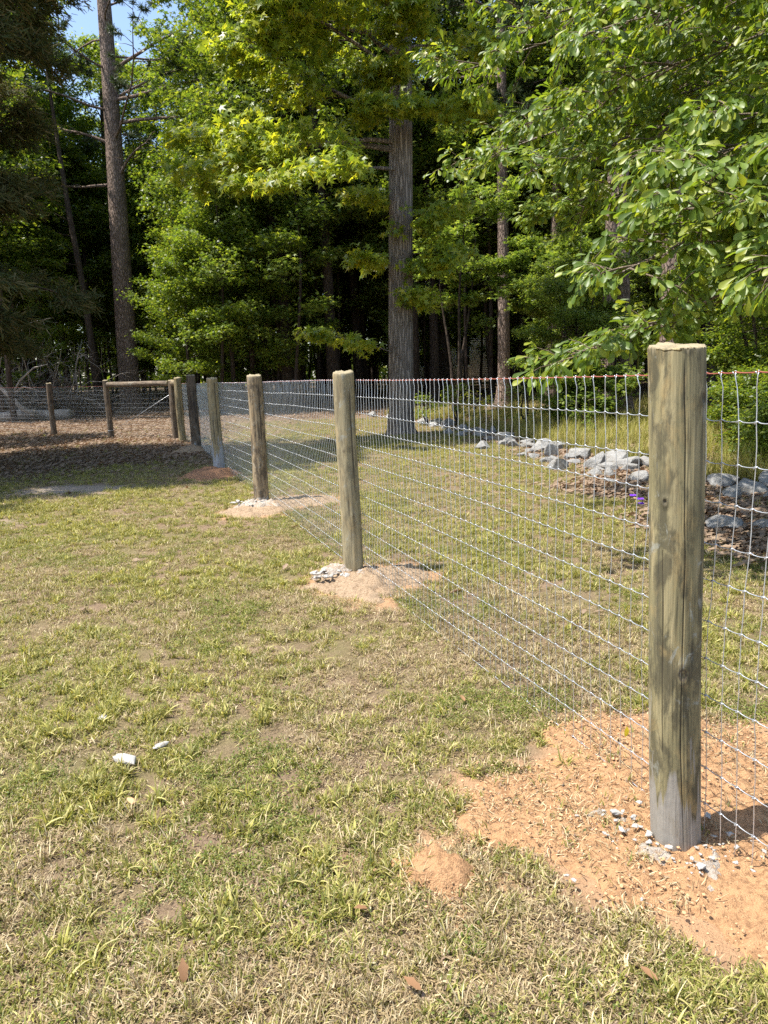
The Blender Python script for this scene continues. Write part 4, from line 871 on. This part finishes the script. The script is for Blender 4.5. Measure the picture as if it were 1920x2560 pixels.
# --- water oak reaching in from the right
t = Tree(341); tx, ty = 5.6, 5.4; t.trunk([(tx, ty, -.1), (tx, ty, .4), (tx - .1, ty, 3), (tx, ty, 7), (tx + .1, ty, 11)], [.26, .2, .17, .12, .03], 14, .03)
ends = [(1.6, 3.9, 2.0, 2.8), (1.9, 4.3, 2.5, 3.2), (2.0, 3.6, 1.75, 2.6), (1.55, 4.3, 2.3, 3.0), (2.3, 3.9, 2.4, 3.0), (1.3, 5.2, 2.9, 3.5), (1.24, 4.5, 1.32, 2.6), (1.35, 4.2, 1.75, 2.9), (1.75, 3.1, 1.6, 2.5), (1.95, 3.5, 2.15, 2.9), (.95, 6.6, 3.0, 4.0), (.8, 7.3, 3.9, 4.6), (1.1, 7.6, 4.9, 5.2), (1.3, 5.6, 2.7, 3.3), (1.5, 5.0, 3.3, 3.8), (1.85, 4.3, 3.3, 3.9), (2.1, 3.3, 2.8, 3.5), (1.7, 5.8, 4.2, 4.6), (2.5, 4.2, 4.2, 4.8), (2.4, 2.7, 2.1, 2.8), (2.1, 6.6, 3.1, 3.6), (2.2, 5.2, 2.3, 2.9), (2.0, 7.5, 5.2, 5.6), (2.6, 6.0, 5.2, 5.5), (2.9, 7.6, 4.2, 4.4), (1.5, 6.9, 2.6, 3.1), (2.6, 3.4, 3.6, 4.0), (2.9, 5.0, 3.2, 3.5), (3.2, 3.8, 2.2, 2.6),
        (1.4, 7.4, 3.4, 3.9), (2.3, 8.8, 5.0, 5.0), (1.2, 5.9, 3.7, 4.3), (3.0, 2.9, 3.0, 3.3), (2.45, 4.7, 1.9, 2.5)]
for (ex, ey, ez, sz) in ends:
    p, rr_ = t.at(sz); v = np.array([ex, ey, ez]) - p; L = np.linalg.norm(v); t.limb(p, v / L + [0, 0, .12], L * 1.02, .022, -.25, 28, .18, 7, .16, .6, 5, .3, fine=True, wob=.1, end=(ex, ey, ez))
for i in range(20):
    a = -1.7 + i * .19; zz = 3 + (i * 1.7) % 5; p, _ = t.at(zz); t.limb(p, (math.cos(a), math.sin(a), .3), 3.3, .035, -.1, 10, .3, 5, .2, .5, 4)
V, Q = t.leaves(12, .082, LEAF_OAK, .55, .8, .02, .55, True, bias=(-.5, -.5))
t.build('water_oak_tree', M['gum_bark'], M['oak_leaf'], V, Q, fine_mat=M['twig'], label='water oak reaching in from the right with paddle shaped glossy leaves in clusters', cat='tree')

# --- shrubs and saplings at the edge of the woods
def shrub(name, seed, x, y, H, R, leaf, tmpl, size, per, label, stems=5, nl=7, base=.25, group=None, twigs=5, subs=7):
    t = Tree(seed); r = t.r; z = float(ground_z(x, y)); first = True
    for s_ in range(stems):
        a = s_ * 6.283 / stems + r.random(); sp = R * .35 * (stems > 1); hh = H * (.75 + .3 * r.random())
        t.trunk([(x, y, z - .05), (x + math.cos(a) * sp * .5, y + math.sin(a) * sp * .5, z + hh * .5), (x + math.cos(a) * sp, y + math.sin(a) * sp, z + hh)], [.02 + H * .008, .015 + H * .004, .006], 6, .03)
        for i in range(nl):
            f = base + (1 - base) * (i + r.random()) / nl; p, _ = t.at(z + hh * f); b_ = r.random() * 6.28
            t.limb(p, (math.cos(b_), math.sin(b_), .15), R * (.35 + .6 * r.random()) * (1.15 - .6 * abs(f - .5)), .01, .1, subs, .45, twigs, .22, .2, 4)
    V, Q = t.leaves(per, size, tmpl, .25, .5, .05)
    return t.build(name, M['dark_bark'], M[leaf], V, Q, label=label, cat='shrub' if H < 3 else 'small tree', group=group)
shrub('leafy_shrub', 401, 4.45, 17.0, 4.2, 1.35, 'under_leaf', LEAF_OVAL, .055, 22, 'rounded small leafed shrub tree with pale lit leaves between the trunks right of the sweetgum', 6, 9, .2, None, 6, 8)
shrub('leafy_shrub', 402, 4.0, 14.6, 1.75, .8, 'under_leaf', LEAF_STAR, .085, 12, 'low bright star leafed sapling touching the red top wire left of the nearest post', 4, 6, .15)
shrub('leafy_shrub', 403, 4.9, 20.0, 4.6, 1.5, 'under_leaf', LEAF_STAR, .1, 12, 'layered pale green young tree in front of the slim pine trunk', 3, 9, .45, None, 5, 8)
shrub('leafy_shrub', 404, 2.0, 19.6, 5.2, 1.9, 'under_leaf', LEAF_STAR, .1, 12, 'young tree with flat pale leaf layers right beside the sweetgum trunk', 3, 8, .62, None, 6, 8)
# right hand side, seen beyond the nearest post
for i, (x, y, H, R, lab) in enumerate([(6.2, 12.2, 3.6, 1.4, 'dense leafy shrub behind the nearest post, standing farthest left of the right hand thicket'), (7.4, 12.8, 4.4, 1.7, 'tall leafy bush at the right edge behind the rock row'),
                                 (5.2, 10.2, 1.1, .7, 'knee high green bush just right of the nearest post behind the rocks'), (4.35, 7.9, .75, .4, 'small dark green seedling clump above the pale boulder'), (8.4, 15.4, 5.4, 2.2, 'broad shaded thicket at the right edge of the woods'), (9.6, 12.0, 4, 1.8, 'leafy bush beyond the right edge')]):
    shrub('leafy_shrub', 410 + i, x, y, H, R, 'forest_leaf' if i % 2 == 0 else 'under_leaf', LEAF_OVAL if i % 2 else LEAF_DIAMOND, .075 if H > 2 else .05, 16, lab, 4, 8, .08)
# seedlings seen through the wire
for i, (x, y, H) in enumerate([(1.75, 17.4, 1.0), (2.9, 15.0, .95), (1.1, 17.9, .7), (2.3, 18.2, .8), (3.6, 13.2, .7)]):
    shrub('seedling', 430 + i, x, y, H, .28, 'weed' if i % 2 else 'under_leaf', LEAF_OVAL, .07, 8, ['thin seedling behind the rocks, nearest the sweetgum on its right', 'leggy seedling with a reddish stem in the sunlit litter', 'low weedy seedling at the sweetgum foot', 'seedling beyond the rock row in the shade', 'small seedling between grass and rocks'][i], 2, 3, .35, None, 3, 3)

# --- the woods
T_A = forest_proto(501, 13, 3.2, 2.9, .13, 30, 'forest_leaf', .125, 13)
T_B = forest_proto(502, 15, 5.0, 3.1, .16, 30, 'forest_leaf', .125, 13, LEAF_STAR, subs=8)
T_C = forest_proto(503, 9, 1.4, 2.3, .08, 26, 'forest_leaf', .11, 12, LEAF_STAR, subs=8, flat=.15)
T_D = forest_proto(504, 17, 6.5, 3.5, .2, 32, 'forest_leaf', .14, 13)
T_E = forest_proto(505, 10, 4.5, 1.3, .055, 12, 'forest_leaf', .11, 10, subs=6, twigs=4)
T_F = forest_proto(506, 8, 2.2, 1.2, .04, 10, 'under_leaf', .10, 9, LEAF_STAR, subs=6, twigs=4, lean=.4)
T_G = forest_proto(507, 12, 2.0, 2.6, .1, 26, 'under_leaf', .12, 10, LEAF_STAR, subs=8, flat=.14)
for o, n in ((T_A, 'forest_tree'), (T_B, 'forest_tree'), (T_C, 'understory_tree'), (T_D, 'forest_tree'), (T_E, 'pole_tree'), (T_F, 'pole_tree'), (T_G, 'understory_tree')): o.name = n
LB = {'forest_tree': ('tall broadleaf tree in the dense green woods behind the fence', 'broadleaf trees in the woods'), 'understory_tree': ('low spreading leafy tree under the taller woods', 'understory trees in the woods'), 'pole_tree': ('thin dark pole of a young tree in the shaded woods', 'thin young trees in the woods')}
used = set()
def plant(o, x, y, s, rz):
    n = o.name.split('.')[0]; z = float(ground_z(x, y))
    if o.name in used: c = copy_tree(o, (x, y, z), rz, s, LB[n][0], 'tree', LB[n][1])
    else:
        used.add(o.name); o.location = (x, y, z); o.rotation_euler = (0, 0, rz); o.scale = (s[0], s[0], s[1]); tag(o, LB[n][0], 'tree', LB[n][1])
r = np.random.default_rng(600)
def free(x, y):   # keep the lawn, the glimpse of the house and the named trunks clear
    if y < 19.5: return False
    for (a, b_, c) in ((-9.68, 29.2, 2.6), (3.95, 24, 1.1), (5.55, 24.2, 1.1), (5.8, 19, 1.2), (6.95, 18, 1.2), (.5, 15.6, 3)):
        if math.hypot(x - a, y - b_) < c: return False
    if y < 29.8 and abs(x / y + .332) < .11: return False
    return True
# front edge, placed by zone; nearest tree at left is unseen, added for shade
for (x, y, o, s, h) in [(-16.8, 31, T_G, 1.1, 1.05), (-13.6, 33, T_A, 1.1, 1.0), (-7.0, 32, T_G, .9, .75), (-5.7, 27.8, T_C, 1.0, 1.1), (-1.2, 33, T_C, 1.2, 1), (1.2, 31.5, T_C, 1.1, 1), (-3.2, 32, T_C, 1.2, 1), (2.2, 34.5, T_C, 1.3, 1.1), (5.9, 31, T_C, 1.1, 1), (-.2, 36.5, T_C, 1.3, 1), (6.8, 33.5, T_C, 1.2, 1.1), (-4.6, 35, T_C, 1.2, 1), (-5.4, 29.5, T_A, 1, .78), (-5.0, 25.6, T_C, .9, .75), (-6.9, 28.6, T_C, .75, .7), (-3.6, 26.6, T_C, .9, .8), (-12.9, 27.4, T_C, .75, .7), (-6.2, 25.2, T_C, .7, .6), (-12.4, 16.6, T_A, .95, .8), (-11.8, 36, T_B, 1.2, 1.05), (-9.3, 38, T_A, 1.2, 1.22), (-15.8, 34, T_D, 1.1, 1.12), (-18.5, 33, T_D, 1.1, 1.1), (-9.6, 34.5, T_C, 1.2, 1.1), (-12, 32.6, T_C, 1.1, 1.1), (-4.3, 26.5, T_G, .9, .95), (-3.4, 29, T_B, 1, 1.0), (-1.6, 26.5, T_D, .95, .9), (-2.8, 24.8, T_F, 1.3, 1.0),
                        (.6, 28.5, T_D, 1, 1.0), (-.6, 31.5, T_A, 1.1, 1.1), (2.0, 27.5, T_B, 1.0, .95), (6.4, 29, T_G, 1.0, 1.05), (6.6, 26, T_A, 1.05, .95), (7.3, 22.5, T_C, 1.1, 1.1), (9, 23.5, T_G, 1.1, 1.0), (8.6, 19.5, T_C, 1.0, 1.0), (10.5, 19.8, T_A, 1.1, .95), (11.5, 24, T_B, 1.1, 1), (12.8, 21, T_G, 1.1, 1.1), (-19.5, 30, T_B, 1.2, 1.05), (-21.5, 25.5, T_A, 1.1, 1.0), (14, 17.5, T_A, 1.1, .95), (-5.2, 24.6, T_F, 1.2, 1.0)]:
    plant(o, x, y, (s, h), r.random() * 6.28)
pts = [(x_, y_) for x_, y_ in [(-20, 24)]]
cnt = 0
for _ in range(9000):
    if cnt > 120: break
    y = 26 + 32 * r.random(); x = (r.random() * 2 - 1) * (.72 * y + 3)
    gap = abs(x / y - .125) < .028 and y < 60
    if not free(x, y) or gap or any(math.hypot(x - a, y - b_) < 2.9 for a, b_ in pts): continue
    pts.append((x, y)); cnt += 1; deep = y > 38
    o = [T_A, T_B, T_D, T_C, T_G][int(r.choice(5, p=[.28, .24, .26, .14, .08] if not deep else [.3, .25, .3, .15, 0]))]
    if y < 32 and -4.5 < x < 3: o = [T_B, T_D][cnt % 2]
    if -.42 < x / y < -.19: o = [T_C, T_G][cnt % 2]
    plant(o, x, y, (.95 + .35 * r.random(), .9 + .3 * r.random()), r.random() * 6.28)
cnt = 0
for _ in range(5000):
    if cnt > 150: break
    y = 24.5 + 24 * r.random(); x = (r.random() * 2 - 1) * (.6 * y + 1)
    if not free(x, y): continue
    cnt += 1; plant([T_E, T_F, T_E][cnt % 3], x, y, (.8 + .7 * r.random(), .8 + .5 * r.random()), r.random() * 6.28)

# far woods: one mass
r = np.random.default_rng(700); b = MB()
for i in range(170):
    x, y = (r.random() * 2 - 1) * 75, 66 + 22 * r.random(); b.tube([(x, y, .5), (x + r.normal() * .3, y, 9), (x + r.normal() * .6, y, 17)], [.22, .16, .05], 5, False)
n = 120000; cx = (r.random(n) * 2 - 1) * 78; cyy = 66 + 24 * r.random(n); cz = .3 + 20 * r.random(n) ** 1.3
k = fbm(cx * .35, cz * .4 + cyy * .35, 3, 3) > .36; pos = np.stack([cx, cyy, cz], -1)[k]; n = len(pos)
V, Q = stamp(*LEAF_DIAMOND, pos, frames(r.normal(size=(n, 3)) * [1, 1, .4], np.stack([r.normal(size=n) * .6, r.normal(size=n) * .6, np.ones(n)], -1)), .5 + .4 * r.random(n))
b.add(V, Q); link('distant_woods', b.mesh('distant_woods', [M['forest_leaf']], False), label='far depth of the woods seen as one dark leafy mass', cat='woods', kind='stuff')

# --- the pale house glimpsed through the trunks
def house():
    e = empty('house', (8.2, 61, .8), label='white house glimpsed in small bright scraps through the woods', cat='house')
    m, nt, out = newmat('white siding'); wv = N(nt, 'ShaderNodeTexWave'); wv.bands_direction = 'Z'; wv.inputs['Scale'].default_value = 2.2; nt.links.new(mapping(nt, (1, 1, 1)), wv.inputs[0])
    principled(nt, out, mixc(nt, wv.outputs['Fac'], (.62, .64, .66), (.8, .81, .82)), .6, .3, wv.outputs['Fac'], .5, .02)
    mr, nt, out = newmat('grey shingles'); principled(nt, out, mixc(nt, noise(nt, mapping(nt, (9, 9, 9)), 1, 4), (.08, .08, .085), (.16, .16, .165)), .9, .2)
    mg, nt, out = newmat('window glass'); principled(nt, out, (.03, .04, .05), .08, .6)
    def box(b_, c, s_):
        c = np.array(c); s_ = np.array(s_) / 2; V = np.array([[x_, y_, z_] for x_ in (-1, 1) for y_ in (-1, 1) for z_ in (-1, 1)]) * s_ + c
        b_.add(V, [[0, 1, 3, 2], [4, 6, 7, 5], [0, 4, 5, 1], [2, 3, 7, 6], [0, 2, 6, 4], [1, 5, 7, 3]])
    b_ = MB(); box(b_, (0, 0, 2.8), (13, 8, 5.6)); b_.add([(-6.5, -4, 5.6), (-6.5, 4, 5.6), (-6.5, 0, 8.4), (6.5, -4, 5.6), (6.5, 4, 5.6), (6.5, 0, 8.4)], None, [(0, 1, 2), (3, 5, 4)]); link('wall', b_.mesh('wall', [m], False), e)
    b_ = MB(); b_.add([(-7, -4.6, 5.25), (7, -4.6, 5.25), (7, 0, 8.5), (-7, 0, 8.5), (7, 4.6, 5.25), (-7, 4.6, 5.25), (-7, -4.6, 5.4), (7, -4.6, 5.4), (7, 0, 8.65), (-7, 0, 8.65), (7, 4.6, 5.4), (-7, 4.6, 5.4)], [(0, 1, 2, 3), (3, 2, 4, 5), (6, 9, 8, 7), (9, 11, 10, 8), (0, 6, 7, 1), (5, 4, 10, 11)]); link('roof', b_.mesh('roof', [mr], False), e)
    for wx, wz in ((-4.5, 1.6), (-1.8, 1.6), (4.2, 1.6), (-4.5, 4.3), (-1.5, 4.3), (1.5, 4.3), (4.5, 4.3)):
        b_ = MB(); [box(b_, (wx + a, -4.05, wz + c_), s_) for a, c_, s_ in ((-.55, 0, (.1, .1, 1.5)), (.55, 0, (.1, .1, 1.5)), (0, .75, (1.2, .1, .1)), (0, -.75, (1.2, .12, .1)), (0, 0, (1.0, .06, .05)))]
        f_ = link('window', b_.mesh('window', [m], False), e); b_ = MB(); box(b_, (wx, -4.012, wz), (1.02, .02, 1.42)); link('pane', b_.mesh('pane', [mg], False), f_)
    b_ = MB(); box(b_, (1.3, -4.04, 1.1), (1.0, .08, 2.15)); d_ = link('door', b_.mesh('door', [mr], False), e); b_ = MB(); box(b_, (1.7, -4.11, 1.05), (.08, .06, .12)); link('handle', b_.mesh('handle', [mg], False), d_)
house()

# --- brush pile and fallen log at the far left
def crooked(b_, p, d, L, r0, rng, depth=2, k=5):
    n = 6; P = [np.array(p, float)]; d = unit(d)
    for i in range(n - 1): d = unit(d + rng.normal(size=3) * .22); P.append(P[-1] + d * L / (n - 1))
    P = np.array(P); P[:, 2] = np.maximum(P[:, 2], .12 + r0); b_.tube(P, np.linspace(r0, r0 * .3, n), k, True)
    if depth:
        for q in range(3 if depth > 1 else 3):
            i = rng.integers(1, n); crooked(b_, P[i], d + rng.normal(size=3) * .9, L * (.3 + .3 * rng.random()), r0 * .5, rng, depth - 1, 4)
r = np.random.default_rng(800); b = MB()
for i in range(80):
    x = -15.2 + 3.6 * r.random() + 1.0 * (i % 2); y = 25.8 + 2.8 * r.random(); crooked(b, (x, y, .3 + .7 * r.random()), (r.normal(), r.normal() * .6, .25 + .7 * r.random()), 1.3 + 1.5 * r.random(), .014 + .012 * r.random(), r)
link('brush_pile', b.mesh('brush_pile', [M['dead_wood']]), label='tangled heap of bleached dead branches at the left edge behind the fence', cat='brush pile')
b = MB()
for i in range(34):
    x = -12.4 + 2.4 * r.random(); y = 26.3 + 1.4 * r.random(); crooked(b, (x, y, .2 + .5 * r.random()), (r.normal(), r.normal() * .5, .3 + .9 * r.random()), 1.2 + 1.6 * r.random(), .012 + .01 * r.random(), r)
link('brush_pile', b.mesh('brush_pile', [M['twig']]), label='loose tangle of thin bare branches left of the big pine, beside the bleached heap', cat='brush pile')
b = MB(); lx = np.linspace(-14.6, -10.6, 14); b.tube(np.stack([lx, 25.4 + .25 * np.sin(lx), .34 + .03 * np.sin(lx * 3)], -1), .17 + .02 * np.sin(lx * 5), 12)
link('fallen_log', b.mesh('fallen_log', [M['dead_wood']]), label='long pale grey log lying on the ground in front of the brush pile', cat='log')
e = empty('dead_branch', (0, 0, 0), label='pale forked dead branch leaning up from the log behind the far left post', cat='branch'); b = MB()
b.tube([(-11.6, 25.1, .35), (-12.0, 25.1, .6), (-12.7, 25.1, 1.4), (-13.0, 25.1, 2.1), (-13.35, 25.1, 2.9)], [.1, .085, .08, .065, .05], 8)
b.tube([(-12.9, 25.1, 1.9), (-13.2, 25.0, 2.1), (-13.6, 24.9, 2.4)], [.045, .035, .02], 6); b.tube([(-12.3, 25.1, 1.0), (-11.9, 25, 1.5), (-11.4, 25, 1.9), (-10.9, 25, 2.0)], [.035, .03, .025, .015], 6); b.tube([(-12.2, 25.1, 1.1), (-11.8, 25, 1.3), (-11.3, 25, 1.15)], [.03, .03, .02], 6)
link('branch', b.mesh('branch', [M['dead_wood']]), e)
